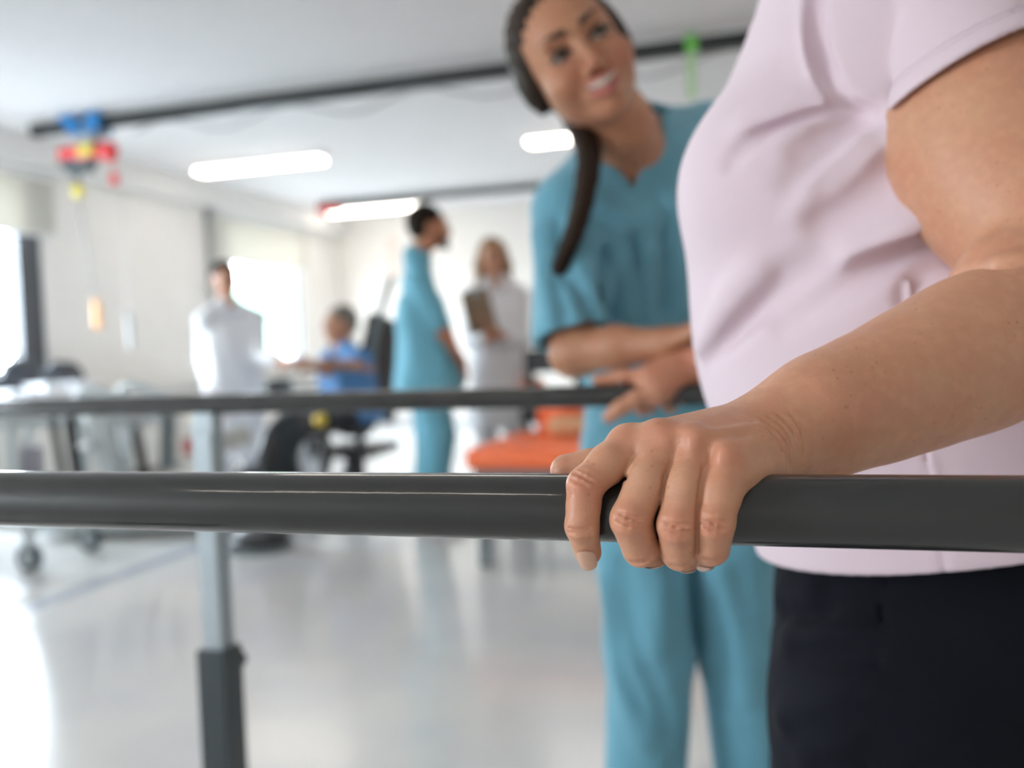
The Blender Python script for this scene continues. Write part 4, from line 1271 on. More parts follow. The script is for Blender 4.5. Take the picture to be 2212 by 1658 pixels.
for sg in (-1, 1):
    k1, k2 = (W(1402, 1400, 1.80), W(1400, 1860, 1.82)) if sg < 0 else (W(1600, 1400, 1.82), W(1640, 1860, 1.84))
    k2[2] = 0.06
    kk.append(SD().chain([HPn+hv*0.085*sg-np.array([0, 0, 0.06]), W(1392 if sg < 0 else 1568, 1180, 1.79), k1, k2], [0.098, 0.093, 0.083 if sg < 0 else 0.078, 0.078], 0.03))
tn.grp(kk, 0.002, 0.03)
T0 = SD(); T0.ops = list(tn.ops)
for pix, r, dp in (([(1345, 1230), (1360, 1330), (1400, 1450), (1440, 1560)], 0.016, 0.006), ([(1500, 1190), (1500, 1290), (1503, 1380)], 0.014, 0.012), ([(1320, 1420), (1350, 1480), (1385, 1540)], 0.014, 0.006), ([(1450, 1180), (1455, 1300)], 0.016, 0.005)):
    fold(T0, tn, pix, [r]*len(pix), dp, 0.025, True)
for pix, r, dp in (([(1310, 1250), (1325, 1380), (1350, 1500), (1385, 1600)], 0.014, 0.007), ([(1560, 1230), (1590, 1360), (1610, 1500)], 0.014, 0.007), ([(1425, 1250), (1420, 1400)], 0.016, 0.005)):
    fold(T0, tn, pix, [r]*len(pix), dp, 0.025, False)
tn.fn(cloth_wave(0.0025, 30, 3, 0.3, 1))
tn.plane((0, 0, -1), (0, 0, 0.045), 0.004)
sdf_obj('trousers', tn, 0.005, M_teal, nurse, it=1)
for sg in (-1, 1):
    k2 = W(1400, 1860, 1.82) if sg < 0 else W(1640, 1860, 1.84)
    f = np.array([k2[0], k2[1], 0.045])
    s = SD().cone(f+np.array([0, 0.03, 0]), f+np.array([0.02, -0.17, -0.005]), 0.045, 0.038, 0.02); s.plane((0, 0, -1), (0, 0, 0), 0.003)
    sdf_obj('shoe', s, 0.006, mat('shoe_white', (0.7, 0.7, 0.7), 0.5), nurse, it=1)

# ------------------------------------------------------------------ people at the back of the room
def figure(label, loc, up_head, face_dir, hc, neck, sh, hip, chest_r, legs, arms, skin, hair, cloth, s=1.0, h=0.0045, hands=None, beard=None, iris=(0.05, 0.03, 0.02), lip=None, feet=None, feet_dir=(0, -1, 0)):
    """a whole clothed person: sh/hip = two points each; legs = [(knee, ankle)...]; arms = [(elbow, wrist, sleeve fraction)...]"""
    t = thing('person', label, 'person', loc)
    Bh = basis(up_head, face_dir)
    b = SD(); head_ops(b, hc, Bh, s)
    L = loc2w(hc, Bh, s)
    b.cone(L(0, 0.015, -0.06), neck, 0.052*s, 0.056*s, 0.03)
    shc, hpc = (sh[0]+sh[1])/2, (hip[0]+hip[1])/2
    for q in sh: b.cone(q, neck, 0.045*s, 0.05*s, 0.04)
    mid = (shc+hpc)/2
    sd_, hd_ = nrm(sh[1]-sh[0]), nrm(hip[1]-hip[0])
    ch = shc+(hpc-shc)*0.25
    for w_ in (0.38, 0.62, 0.75, 0.88):
        qq = shc+(hpc-shc)*w_; dd_ = nrm(sd_*(1-w_)+hd_*w_)
        b.cone(qq-dd_*0.05*s, qq+dd_*0.05*s, chest_r*0.8, chest_r*0.8, 0.04)
    b.cone(ch-sd_*0.06*s, ch+sd_*0.06*s, chest_r*0.82, chest_r*0.82, 0.06)
    b.cone(mid-sd_*0.05*s, mid+sd_*0.05*s, chest_r*0.8, chest_r*0.8, 0.06)
    b.cone(hpc-hd_*0.05*s, hpc+hd_*0.05*s, chest_r*0.85, chest_r*0.85, 0.06)
    for q, (k, a) in zip(hip, legs): b.chain([q, k, a], [0.08*s, 0.052*s, 0.036*s], 0.03)
    for q, a in zip(sh, arms):
        b.chain([q, a[0], a[1]], [0.044*s, 0.037*s, 0.024*s], 0.02)
    for i, a in enumerate(arms):
        hd = a[3] if len(a) > 3 else dict(fwd=a[1]-a[0], palm=(0, 0, -1), thumbside=-nrm(sh[i]-shc))
        add_hand(b, a[1], hd['fwd'], hd['palm'], hd['thumbside'], s=s*0.95, curl=hd.get('curl', (22, 25, 28, 30)), thumb=(35, 20))
    sdf_obj('body', b, h*0.8, skin, t, it=1)
    face_parts(t, hc, Bh, s, hair[0], lip or M_lipP, iris=iris)
    # hair
    g = SD().ell(L(0, 0.026, 0.045), np.array((0.085, 0.099, 0.086))*s, Bh, 0.01)
    g.ell(L(0, 0.055, 0.005), np.array((0.079, 0.062, 0.075))*s, Bh, 0.03)
    if hair[1] == 'long':
        for q in (-1, 1):
            g.chain([L(q*0.068, 0.0, 0.03), L(q*0.085, 0.0, -0.05), L(q*0.082, -0.01, -0.15), L(q*0.07, -0.01, -0.21)], [0.028*s, 0.030*s, 0.032*s, 0.018*s], 0.03)
        g.chain([L(0, 0.06, 0), L(0, 0.075, -0.16)], [0.07*s, 0.05*s], 0.03)
    g.ell(L(0, -0.115, -0.025), np.array((0.066 if hair[1] == 'long' else 0.075, 0.092, 0.092))*s, Bh, 0.012, True)
    if hair[1] != 'long': g.plane(-Bh[2], L(0, 0, -0.055), 0.01)
    sdf_obj('hair', g, h*0.9, hair[0], t, it=1)
    if beard:
        q = SD().chain([L(-0.060, 0.0, -0.025), L(-0.050, -0.035, -0.062), L(-0.030, -0.068, -0.086), L(0, -0.080, -0.094), L(0.030, -0.068, -0.086), L(0.050, -0.035, -0.062), L(0.060, 0.0, -0.025)], [0.008*s, 0.014*s, 0.020*s, 0.022*s, 0.020*s, 0.014*s, 0.008*s], 0.01)
        q.chain([L(-0.026, -0.096, -0.045), L(0, -0.104, -0.040), L(0.026, -0.096, -0.045)], [0.004*s, 0.006*s, 0.004*s], 0.006)
        sdf_obj('beard', q, h*0.8, beard, t, it=1)
    return t, dict(shc=shc, hpc=hpc, mid=mid, ch=ch, sd=sd_, hd=hd_, L=L, Bh=Bh, sh=sh, hip=hip, legs=legs, arms=arms, neck=neck, r=chest_r, s=s, h=h)
def top_garment(t, d, m, hem_pt, rh=1.0, sleeve=0.5, open_neck=0.065, wave=0.004, name='top', flare=None, seed=0.0):
    s = d['s']; r = d['r']; g = SD()
    for q in d['sh']: g.cone(q, d['neck'], 0.058*s, 0.066*s, 0.05)
    g.cone(d['ch']-d['sd']*0.065*s, d['ch']+d['sd']*0.065*s, r, r, 0.06)
    g.cone(d['mid']-d['sd']*0.055*s, d['mid']+d['sd']*0.055*s, r, r, 0.07)
    g.cone(d['hpc']-d['hd']*0.055*s, d['hpc']+d['hd']*0.055*s, r*rh, r*rh, 0.07)
    hp = np.asarray(hem_pt, float)
    fl = flare or r*rh
    g.cone(hp-d['hd']*0.055*s, hp+d['hd']*0.055*s, fl, fl, 0.07)
    g.cone((d['hpc']+hp)/2-d['hd']*0.055*s, (d['hpc']+hp)/2+d['hd']*0.055*s, (r*rh+fl)/2, (r*rh+fl)/2, 0.07)
    for w_ in (0.38, 0.62, 0.75, 0.88):
        qq = d['shc']+(d['hpc']-d['shc'])*w_; dd_ = nrm(d['sd']*(1-w_)+d['hd']*w_)
        rr = r*(1+(rh-1)*w_)
        g.cone(qq-dd_*0.057*s, qq+dd_*0.057*s, rr, rr, 0.04)
    g.fn(cloth_wave(wave, 26, 3.5, 0.4, seed))
    sl = []
    for q, a in zip(d['sh'], d['arms']):
        f = a[2]
        if f <= 1: e = q+(a[0]-q)*f; sl.append(SD().cone(q, e, 0.058*s, 0.062*s, 0.01))
        else: e = a[0]+(a[1]-a[0])*(f-1); sl.append(SD().chain([q, a[0], e], [0.058*s, 0.052*s, 0.042*s], 0.02))
    g.grp(sl, 0.003, 0.03)
    g.grp([SD().cone(d['neck']+(d['L'](0, 0, 0)-d['neck'])*0.15, d['L'](0, 0, -0.02), open_neck*s, open_neck*s*1.2, 0.01)], 0.003, 0.006, True)
    v = d['neck']-d['Bh'][1]*0.085*s*np.array([1, 1, 0])
    g.ell(v+np.array([0, 0, 0.01]), (0.035*s, 0.035*s, 0.055*s), None, 0.01, True)
    g.plane((0, 0, -1), hp-np.array([0, 0, fl*0.35]), 0.006)
    return sdf_obj(name, g, d['h'], m, t, it=1)
def leg_garment(t, d, m, r0=0.095, r1=0.075, r2=0.065, cut=0.06, name='trousers', seed=0.0):
    s = d['s']; g = SD()
    g.cone(d['hpc']-d['hd']*0.05*s, d['hpc']+d['hd']*0.05*s, d['r']*0.95, d['r']*0.95, 0.05)
    for q, (k, a) in zip(d['hip'], d['legs']): g.chain([q, k, a], [r0*s, r1*s, r2*s], 0.03)
    g.fn(cloth_wave(0.003, 30, 3, 0.2, seed))
    if cut is not None: g.plane((0, 0, -1), (0, 0, cut), 0.005)
    return sdf_obj(name, g, d['h'], m, t, it=1)
def shoes(t, d, m, fdir):
    f = nrm(fdir)
    for (k, a) in d['legs']:
        g = SD().cone(np.array([a[0], a[1], 0.045])-f*0.04, np.array([a[0], a[1], 0.035])+f*0.15, 0.045, 0.036, 0.02).cone((a[0], a[1], 0.05), (a[0], a[1], 0.10), 0.045, 0.042, 0.02)
        g.plane((0, 0, -1), (0, 0, 0), 0.003); sdf_obj('shoe', g, 0.007, m, t, it=1)
def stand(px, Z, H=1.7):
    """ground point below pixel column px at view distance Z"""
    p = W(px, 750, Z); return np.array([p[0], p[1], 0.0])

M_skinB = skin_mat('skin_background', (0.50, 0.26, 0.16), (0.48, 0.20, 0.13), False)
M_skinT = skin_mat('skin_background_tan', (0.43, 0.20, 0.115), (0.42, 0.16, 0.09), False)
M_hairB = mat('near_black_hair', (0.014, 0.009, 0.006), 0.7, spec=0.15)
M_hairL = mat('honey_brown_hair', (0.30, 0.17, 0.075), 0.5, noise=0.3, nscale=30)
M_hairG = mat('greying_hair', (0.20, 0.18, 0.15), 0.6, noise=0.3, nscale=50)
M_coat = mat('white_coat_cloth', (0.87, 0.87, 0.90), 0.8, noise=0.02)
M_blue = mat('blue_polo', (0.085, 0.215, 0.44), 0.8, noise=0.05)
M_teal2 = mat('light_teal_scrubs', (0.13, 0.37, 0.48), 0.8, noise=0.05)
M_wtr = mat('white_trousers', (0.74, 0.73, 0.75), 0.8)
M_wshoe = mat('shoe_white', (0.7, 0.7, 0.7), 0.5)
M_bshoe = mat('shoe_black', (0.02, 0.02, 0.022), 0.5)
R_ = lambda v: np.array(v, float)

# man in scrubs, in profile, hands clasped in front
Z = 4.9
f_ = nrm(cR*np.array([1, 1, 0])+R_([0, 0.25, 0]))
lft = nrm(np.cross((0, 0, 1), f_))     # his left side
hc = W(928, 492, Z)
nk = W(902, 556, Z)
shc = W(900, 612, Z)
sh = [shc-lft*0.175, shc+lft*0.175]
hpc = W(925, 830, Z); hip = [hpc-lft*0.085, hpc+lft*0.085]
g0 = np.array([hpc[0], hpc[1], 0])
legs = [(g0-lft*0.10+f_*0.03+R_([0, 0, 0.50]), g0-lft*0.10-f_*0.02+R_([0, 0, 0.09])), (g0+lft*0.11+f_*0.02+R_([0, 0, 0.50]), g0+lft*0.11-f_*0.01+R_([0, 0, 0.09]))]
w0 = W(996, 782, Z)
arms = [(W(952, 712, Z-0.17), w0-lft*0.05, 0.85), (W(962, 712, Z+0.22), w0+lft*0.05+R_([0, 0, 0.01]), 0.85)]
arms = [(a, w, f, dict(fwd=f_*0.3+R_([0, 0, -1])+sg*lft*0.5, palm=-f_, thumbside=f_*0.2+R_([0, 0, 1]))) for (a, w, f), sg in zip(arms, (1, -1))]
t, d = figure('man with dark hair and beard in light teal scrubs standing in profile, hands clasped', g0, (0, 0, 1), f_, hc, nk, sh, hip, 0.125, legs, arms, M_skinT, (M_hairB, 'short'), None, beard=M_hairB)
top_garment(t, d, M_teal2, W(926, 838, Z), 1.15, wave=0.005, name='scrubs_top', flare=0.155)
leg_garment(t, d, M_teal2, 0.10, 0.088, 0.080)
shoes(t, d, M_wshoe, f_)

# woman with a clipboard
Z = 5.5
f_ = nrm(-W(1063, 750, Z)+R_([0, 0, 0.96])+cR*0.8); f_[2] = 0; f_ = nrm(f_); lft = nrm(np.cross((0, 0, 1), f_))
hc = W(1064, 556, Z); nk = W(1068, 610, Z); shc = W(1072, 640, Z)
sh = [shc-lft*0.15, shc+lft*0.15]
hpc = W(1078, 820, Z); hip = [hpc-lft*0.08, hpc+lft*0.08]; g0 = np.array([hpc[0], hpc[1], 0])
legs = [(g0+q*lft*0.09+R_([0, 0, 0.48]), g0+q*lft*0.09+R_([0, 0, 0.09])) for q in (-1, 1)]
arms = [(W(1018, 735, Z-0.03), W(1058, 716, Z-0.24), 1.75), (W(1130, 740, Z-0.02), W(1082, 722, Z-0.22), 1.75)]
cb = (W(1034, 672, Z-0.25))
arms = [(a, w, f, dict(fwd=cb-w+R_([0, 0, 0.02]) if i == 0 else -cR+R_([0, 0, -0.1]), palm=f_*(-1) if i else cR*-1, thumbside=R_([0, 0, 1]), curl=(30, 32, 34, 36))) for i, (a, w, f) in enumerate(arms)]
t, d = figure('woman with shoulder-length honey brown hair in a white coat reading a clipboard', g0, (0, 0, 1), nrm(f_+R_([0, 0, -0.25])), hc, nk, sh, hip, 0.105, legs, arms, M_skinB, (M_hairL, 'long'), None, s=0.97)
top_garment(t, d, M_coat, W(1080, 905, Z), 1.05, wave=0.004, name='white_coat', flare=0.135, seed=2)
leg_garment(t, d, M_wtr, 0.085, 0.07, 0.06)
shoes(t, d, M_wshoe, f_)
# the clipboard she holds
cbt = thing('clipboard', 'brown clipboard held up by the woman in the white coat', 'clipboard', cb)
cu = nrm(R_([0, 0, 1])-cR*0.22); cx = nrm(cR-cB*0.5-cu*np.dot(cR-cB*0.5, cu)); cn = np.cross(cx, cu)
def obox(bm, c, ax, half, bev=0.0):
    rot = Matrix([list(map(float, a)) for a in ax]).transposed()
    box(bm, Vector([float(a) for a in c])-Vector(half), Vector([float(a) for a in c])+Vector(half), bev, rot)
bm = B(); obox(bm, cb, (cx, cu, cn), (0.090, 0.125, 0.003), 0.001); obj('board', bm, mat('hardboard', (0.27, 0.20, 0.13), 0.6, noise=0.2, nscale=40), cbt)
bm = B(); obox(bm, cb+cu*0.100+cn*0.008, (cx, cu, cn), (0.03, 0.014, 0.006), 0.002); obj('clip', bm, M_steel, cbt)
bm = B(); obox(bm, cb-cu*0.006-cn*0.0045, (cx, cu, cn), (0.078, 0.104, 0.001)); obj('paper', bm, mat('paper', (0.75, 0.75, 0.73), 0.8), cbt)

# man in a white coat by the far window, arm stretched to the seated man
Z = 6.2
f_ = nrm(cR*np.array([1, 1, 0])*0.9-R_([0.25, 0.75, 0])); lft = nrm(np.cross((0, 0, 1), f_))
hc = W(486, 603, Z); nk = W(493, 656, Z); shc = W(500, 690, Z)
sh = [shc-lft*0.18, shc+lft*0.18]
hpc = W(508, 850, Z); hip = [hpc-lft*0.085, hpc+lft*0.085]; g0 = np.array([hpc[0], hpc[1], 0])
legs = [(g0+q*lft*0.10+R_([0, 0, 0.48]), g0+q*lft*0.10+R_([0, 0, 0.09])) for q in (-1, 1)]
arms = [(W(440, 775, Z+0.05), W(460, 855, Z-0.15), 1.85), (W(560, 765, Z-0.08), W(622, 781, Z-0.28), 1.55)]
arms[1] = arms[1]+(dict(fwd=cR+R_([0, 0, 0.02]), palm=(0, 0, -1), thumbside=(0, 1, 0)),)
t, d = figure('man with short dark hair in a long white coat standing by the far window', g0, (0, 0, 1), f_, hc, nk, sh, hip, 0.118, legs, arms, M_skinB, (M_hairB, 'short'), None)
top_garment(t, d, M_coat, W(512, 965, Z), 1.08, wave=0.005, name='white_coat', flare=0.150, seed=4)
leg_garment(t, d, M_wtr, 0.095, 0.08, 0.07)
shoes(t, d, M_bshoe, f_)

# seated man in a blue polo
Z = 5.8
f_ = nrm(-cR*np.array([1, 1, 0])*0.75-R_([0, 1, 0])); lft = nrm(np.cross((0, 0, 1), f_))
hc = W(733, 702, Z); nk = W(740, 752, Z); shc = W(744, 775, Z)
sh = [shc-lft*0.18, shc+lft*0.18]
hpc = W(762, 900, Z+0.1); hip = [hpc-lft*0.09, hpc+lft*0.09]; 
kn = [W(628, 905, Z-0.22), W(690, 912, Z-0.30)]
an = [W(575, 1010, Z-0.35), W(665, 1015, Z-0.45)]
legs = list(zip(kn, an))
arms = [(W(705, 800, Z-0.22), W(655, 780, Z-0.42), 0.6), (W(796, 790, Z-0.12), W(700, 784, Z-0.40), 0.5)]
arms = [(a, w, f, dict(fwd=-cR+R_([0, 0, -0.1]), palm=(0, 0, -1), thumbside=R_([0, 0.6, 0.6]))) for a, w, f in arms]
t, d = figure('grey-haired man in a blue polo shirt seated on the black machine, arms held forward', (hpc[0], hpc[1], 0.45), (0, 0, 1), f_, hc, nk, sh, hip, 0.135, legs, arms, M_skinB, (M_hairG, 'short'), None)
top_garment(t, d, M_blue, hpc+R_([0, 0, 0.02]), 1.05, name='polo_shirt', wave=0.003)
leg_garment(t, d, mat('black_trousers', (0.018, 0.019, 0.022), 0.7), 0.09, 0.072, 0.06, cut=None)
seat_man = d
for (k, a) in legs:
    g = SD().cone(a-f_*0.03, a+f_*0.16+R_([0, 0, -0.02]), 0.045, 0.036, 0.02); sdf_obj('shoe', g, 0.007, M_bshoe, t, it=1)
# ------------------------------------------------------------------ orange treatment table
M_orange = mat('orange_vinyl', (0.90, 0.155, 0.035), 0.38, noise=0.03, coat=0.1)
M_black = mat('black_plastic', (0.014, 0.015, 0.017), 0.35)
M_greyp = mat('grey_paint', (0.16, 0.19, 0.20), 0.4)
M_pale = mat('pale_grey_paint', (0.50, 0.55, 0.56), 0.35)
M_chrome = mat('chrome', (0.75, 0.78, 0.80), 0.12, metal=1.0)
tz = 0.475
ta = on_z(1003, 1015, 0.43)
x0, y0 = ta[0], ta[1]
x1, y1 = x0+1.75, y0+0.86
tb = thing('treatment_table', 'low orange padded treatment table behind the gripping hand', 'treatment table', (x0+0.8, y0+0.4, 0))
bm = B(); box(bm, (x0, y0, 0.43), (x1, y1, 0.52), 0.028); obj('mattress', bm, M_orange, tb, smooth=True)
bm = B(); box(bm, (x0+0.03, y0+0.03, 0.385), (x1-0.03, y1-0.03, 0.43), 0.004); obj('frame', bm, M_greyp, tb)
for px, py in ((x0+0.06, y0+0.06), (x1-0.06, y0+0.06), (x0+0.06, y1-0.06), (x1-0.06, y1-0.06)):
    bm = B(); box(bm, (px-0.022, py-0.022, 0.0), (px+0.022, py+0.022, 0.385), 0.003); obj('leg', bm, M_greyp, tb)
bm = B(); box(bm, (x0+0.08, y0+0.04, 0.15), (x1-0.08, y0+0.08, 0.19), 0.003); obj('stretcher', bm, M_greyp, tb)
bm = B(); box(bm, (x0+0.08, y1-0.08, 0.15), (x1-0.08, y1-0.04, 0.19), 0.003); obj('stretcher', bm, M_greyp, tb)
# things on and behind it
q = on_y(1200, 945, y1-0.22)
wg = B(); vs = []
cx_ = q[0]
prof = [(0.0, 0.0), (0.0, 0.235), (0.04, 0.25), (0.22, 0.0)]
A = [wg.verts.new((cx_-0.10, y1-0.25+a, 0.52+b)) for a, b in [(0.06, 0), (0.06, 0.20), (0.13, 0.205), (0.22, 0)]]
A2 = [wg.verts.new((cx_+0.12, v.co.y, v.co.z)) for v in A]
wg.faces.new(A); wg.faces.new(A2[::-1])
for i in range(4): wg.faces.new((A[i], A2[i], A2[(i+1) % 4], A[(i+1) % 4]))
bmesh.ops.recalc_face_normals(wg, faces=wg.faces)
bmesh.ops.bevel(wg, geom=list(wg.edges), offset=0.014, segments=3, affect='EDGES')
tag(obj('wedge_cushion', wg, M_orange, smooth=True), 'small upright orange wedge cushion at the back of the orange table', 'cushion')
q = on_z(1228, 930, 0.57)
rb = SD().cone((q[0]-0.10, y0+0.46, 0.572), (q[0]+0.13, y0+0.46, 0.572), 0.05, 0.05, 0.01)
tag(sdf_obj('towel_roll', rb, 0.006, mat('beige_towel', (0.62, 0.36, 0.20), 0.9, noise=0.1, bump=0.001, bscale=300), it=1), 'rolled beige towel lying on the orange table', 'towel')
# black equipment stool behind the table
st = on_y(1205, 860, y1+0.45)
t = thing('equipment_bench', 'black padded bench standing behind the orange table at the helper\'s elbow', 'bench', (st[0]+0.1, y1+0.45, 0))
sx = st[0]+0.08
bm = B(); box(bm, (sx-0.26, y1+0.40, 0.80), (sx+0.30, y1+0.50, 0.93), 0.02); obj('backrest', bm, M_black, t, smooth=True)
bm = B(); box(bm, (sx-0.28, y1+0.36, 0.52), (sx+0.35, y1+0.80, 0.60), 0.02); obj('seat', bm, M_black, t, smooth=True)
for a, b in ((-0.25, 0.40), (0.32, 0.40), (-0.25, 0.76), (0.32, 0.76)):
    bm = B(); tube(bm, [(sx+a, y1+b, 0), (sx+a, y1+b, 0.53)], 0.018, 12); obj('leg', bm, M_black, t, smooth=True)
for a in (-0.235, 0.05, 0.24):
    bm = B(); box(bm, (sx+a-0.025, y1+0.42, 0.59), (sx+a+0.025, y1+0.45, 0.85), 0.002); obj('upright', bm, M_black, t)
q = on_y(1142, 815, y1+0.60)
tag(sdf_obj('exercise_ball', SD().ell((q[0]+0.03, y1+0.59, 0.686), (0.085, 0.085, 0.085)), 0.008, mat('orange_ball', (0.85, 0.20, 0.06), 0.4), it=1), 'orange exercise ball resting on the black bench seat', 'ball')

# ------------------------------------------------------------------ black exercise machine under the seated man
hp = seat_man['hpc']
mx, my = hp[0], hp[1]
t = thing('exercise_machine', 'black recumbent exercise machine carrying the man in the blue polo', 'exercise machine', (mx-0.3, my-0.2, 0))
sz = hp[2]-0.17
bm = B(); box(bm, (mx-0.20, my-0.24, sz-0.07), (mx+0.22, my+0.22, sz), 0.025); obj('seat', bm, M_black, t, smooth=True)
pa, pb = W(849, 606, 5.95), W(806, 842, 5.9)
def slab(bm, p0, p1, wdir, w, th, bev=0.01):
    ax = nrm(p1-p0); wd = nrm(np.asarray(wdir)-ax*np.dot(wdir, ax)); n = np.cross(ax, wd)
    obox(bm, (p0+p1)/2, (wd, ax, n), (w/2, float(np.linalg.norm(p1-p0))/2, th/2), bev)
bm = B(); slab(bm, W(846, 690, 6.0), W(800, 905, 5.95), cR*0.55+cB*-0.9, 0.42, 0.07, 0.02); obj('backrest', bm, mat('dark_brown_padding', (0.035, 0.030, 0.030), 0.5), t, smooth=True)
for off in (-0.16, 0.16):
    bm = B(); tube(bm, [W(845, 602, 5.95+off), W(808, 730, 5.93+off), W(790, 905, 5.9+off)], 0.022, 12); obj('backrest_rail', bm, M_greyp, t, smooth=True)
bm = B(); tube(bm, [W(845, 602, 5.95-0.16), W(845, 602, 5.95+0.16)], 0.022, 12); obj('backrest_rail', bm, M_greyp, t, smooth=True)
gz = lambda px, py, Z: W(px, py, Z)
bm = B(); tube(bm, [(mx, my, sz-0.06), (mx-0.05, my-0.05, 0.09)], 0.045, 16); obj('seat_post', bm, M_black, t, smooth=True)
fpt = W(560, 1130, 5.0); fpt[2] = 0.07
bpt = np.array([mx+0.15, my+0.1, 0.07])
bm = B(); tube(bm, [bpt, fpt], 0.05, 16); obj('floor_beam', bm, M_black, t, smooth=True)
dv = nrm(fpt-bpt); pv = np.array([-dv[1], dv[0], 0])
for c in (bpt, fpt):
    bm = B(); tube(bm, [c-pv*0.20, c+pv*0.20], 0.045, 16); obj('foot_bar', bm, M_black, t, smooth=True)
wc = bpt+(fpt-bpt)*0.72+np.array([0, 0, 0.30])
s = SD().cone(wc-pv*0.05, wc+pv*0.05, 0.24, 0.24, 0.01); s = SD().ell(wc, (0.29, 0.11, 0.27), basis((0, 0, 1), -pv)*1.0, 0.02)
sdf_obj('flywheel_housing', s, 0.01, M_black, t, it=1)
bm = B(); tube(bm, [wc+pv*0.09, wc+pv*0.125], 0.12, 28); obj('flywheel_disc', bm, M_chrome, t, smooth=False)
bm = B(); tube(bm, [wc-pv*0.09, wc-pv*0.125], 0.12, 28); obj('flywheel_disc', bm, M_chrome, t, smooth=False)
for sg in (-1, 1):
    c = wc+pv*0.15*sg+np.array([0, 0, 0.10*sg])
    bm = B(); tube(bm, [wc+pv*0.14*sg, c], 0.014, 10); box(bm, Vector(c)-Vector((0.05, 0.04, 0.012)), Vector(c)+Vector((0.05, 0.04, 0.012)), 0.004); obj('pedal', bm, M_black, t)
cp = wc+np.array([0, 0, 0.28]); top = W(604, 838, 5.35)
bm = B(); tube(bm, [cp-np.array([0, 0, 0.1]), top], 0.032, 14); obj('console_post', bm, M_black, t, smooth=True)
bm = B(); obox(bm, top, (cR, nrm(np.cross(cB, cR)), cB), (0.07, 0.05, 0.03), 0.012); obj('console', bm, M_black, t)
bm = B(); tube(bm, spline([top-pv*0.20+dv*-0.1, top-pv*0.16, top, top+pv*0.16, top+pv*0.20+dv*-0.1], 4), 0.014, 10); obj('handlebar', bm, M_greyp, t, smooth=True)
q = W(752, 1010, 5.4)
bm = B(); tube(bm, [W(778, 925, 5.35), (W(775, 1050, 5.35)[0], W(775, 1050, 5.35)[1], 0.0)], 0.03, 12); obj('front_strut', bm, M_black, t, smooth=True)
q = wc+np.array([0.22, -0.12, 0.22]); bm = B(); tube(bm, [q-pv*0.01, q+pv*0.03], [0.03, 0.035], 14); obj('tension_knob', bm, mat('yellow_knob', (0.75, 0.50, 0.02), 0.4), t, smooth=True)

# black round base lying on the floor in front of the machine
q = on_z(562, 1160, 0.06)
t = thing('balance_trainer', 'round black balance disc on the floor just right of the square post', 'balance disc', (q[0], q[1], 0))
s = SD().ell((q[0], q[1], 0.045), (0.145, 0.145, 0.05)); s.plane((0, 0, -1), (0, 0, 0.0), 0.004); sdf_obj('dome', s, 0.007, M_black, t, it=1)
bm = B(); tube(bm, [(q[0], q[1], 0.0), (q[0], q[1], 0.028)], 0.16, 40); obj('rim', bm, M_greyp, t)

# ------------------------------------------------------------------ ceiling hoist on the near track
ty = T1[1]
def hx(px): return bar_x(px, ty, 2.45)
M_red = mat('hoist_red', (0.72, 0.045, 0.05), 0.4)
M_hblue = mat('hoist_blue', (0.02, 0.20, 0.50), 0.4)
M_yel = mat('yellow_plastic', (0.80, 0.68, 0.12), 0.45)
hcx = hx(192); zt = RZ-0.115
def zat(px, py): return on_y(px, py, ty)[2]
h = thing('ceiling_hoist', 'red and blue hoist hanging from the left end of the thick black track', 'hoist', (hcx, ty, zat(190, 345)))
za, zb_, zc, zd = zat(190, 246), zat(190, 292), zat(190, 312), zat(190, 350)
def taper(bm, x0, x1, za, zb, xa, xb, y0, y1):
    v = [bm.verts.new(c) for c in ((x0, y0, za), (x1, y0, za), (xb, y0, zb), (xa, y0, zb), (x0, y1, za), (x1, y1, za), (xb, y1, zb), (xa, y1, zb))]
    for f in ((0, 1, 2, 3), (7, 6, 5, 4), (0, 4, 5, 1), (1, 5, 6, 2), (2, 6, 7, 3), (3, 7, 4, 0)): bm.faces.new([v[i] for i in f])
    bmesh.ops.recalc_face_normals(bm, faces=bm.faces)
for xa_, xb_, xc_, xd_ in ((hx(142), hx(176), hx(170), hx(192)), (hx(200), hx(234), hx(202), hx(226))):
    bm = B(); taper(bm, xa_, xb_, RZ-0.02, zb_, xc_, xd_, ty-0.075, ty-0.050); obj('side_plate', bm, M_hblue, h)
    bm = B(); taper(bm, xa_, xb_, RZ-0.02, zb_, xc_, xd_, ty+0.050, ty+0.075); obj('side_plate', bm, M_hblue, h)
for xx in (hx(158), hx(218)):
    bm = B(); tube(bm, [(xx, ty-0.05, RZ-0.135), (xx, ty+0.05, RZ-0.135)], 0.018, 14); obj('wheel', bm, M_steel, h, smooth=True)
bm = B(); box(bm, (hx(176), ty-0.05, zc-0.01), (hx(210), ty+0.05, zb_+0.06), 0.01); obj('carriage', bm, M_pale, h)
s = SD().cone((hx(140), ty, (zc+zd)/2+0.01), (hx(236), ty, (zc+zd)/2+0.01), 0.052, 0.052, 0.01)
s.ell((hx(236), ty, (zc+zd)/2-0.01), (0.055, 0.05, 0.07), None, 0.02)
s.ell((hx(188), ty, (zc+zd)/2+0.01), (0.10, 0.075, 0.065), None, 0.03)
sdf_obj('motor_housing', s, 0.007, M_red, h, it=1)
bm = B(); box(bm, (hx(183), ty-0.085, (zc+zd)/2-0.03), (hx(215), ty-0.055, (zc+zd)/2+0.045), 0.01); obj('warning_cover', bm, M_yel, h)
bm = B(); taper(bm, hx(128), hx(206), zd+0.02, zd-0.07, hx(152), hx(190), ty-0.04, ty+0.04); obj('lift_drum', bm, mat('dark_grey_housing', (0.10, 0.12, 0.13), 0.4), h)
zs_ = zat(162, 412)
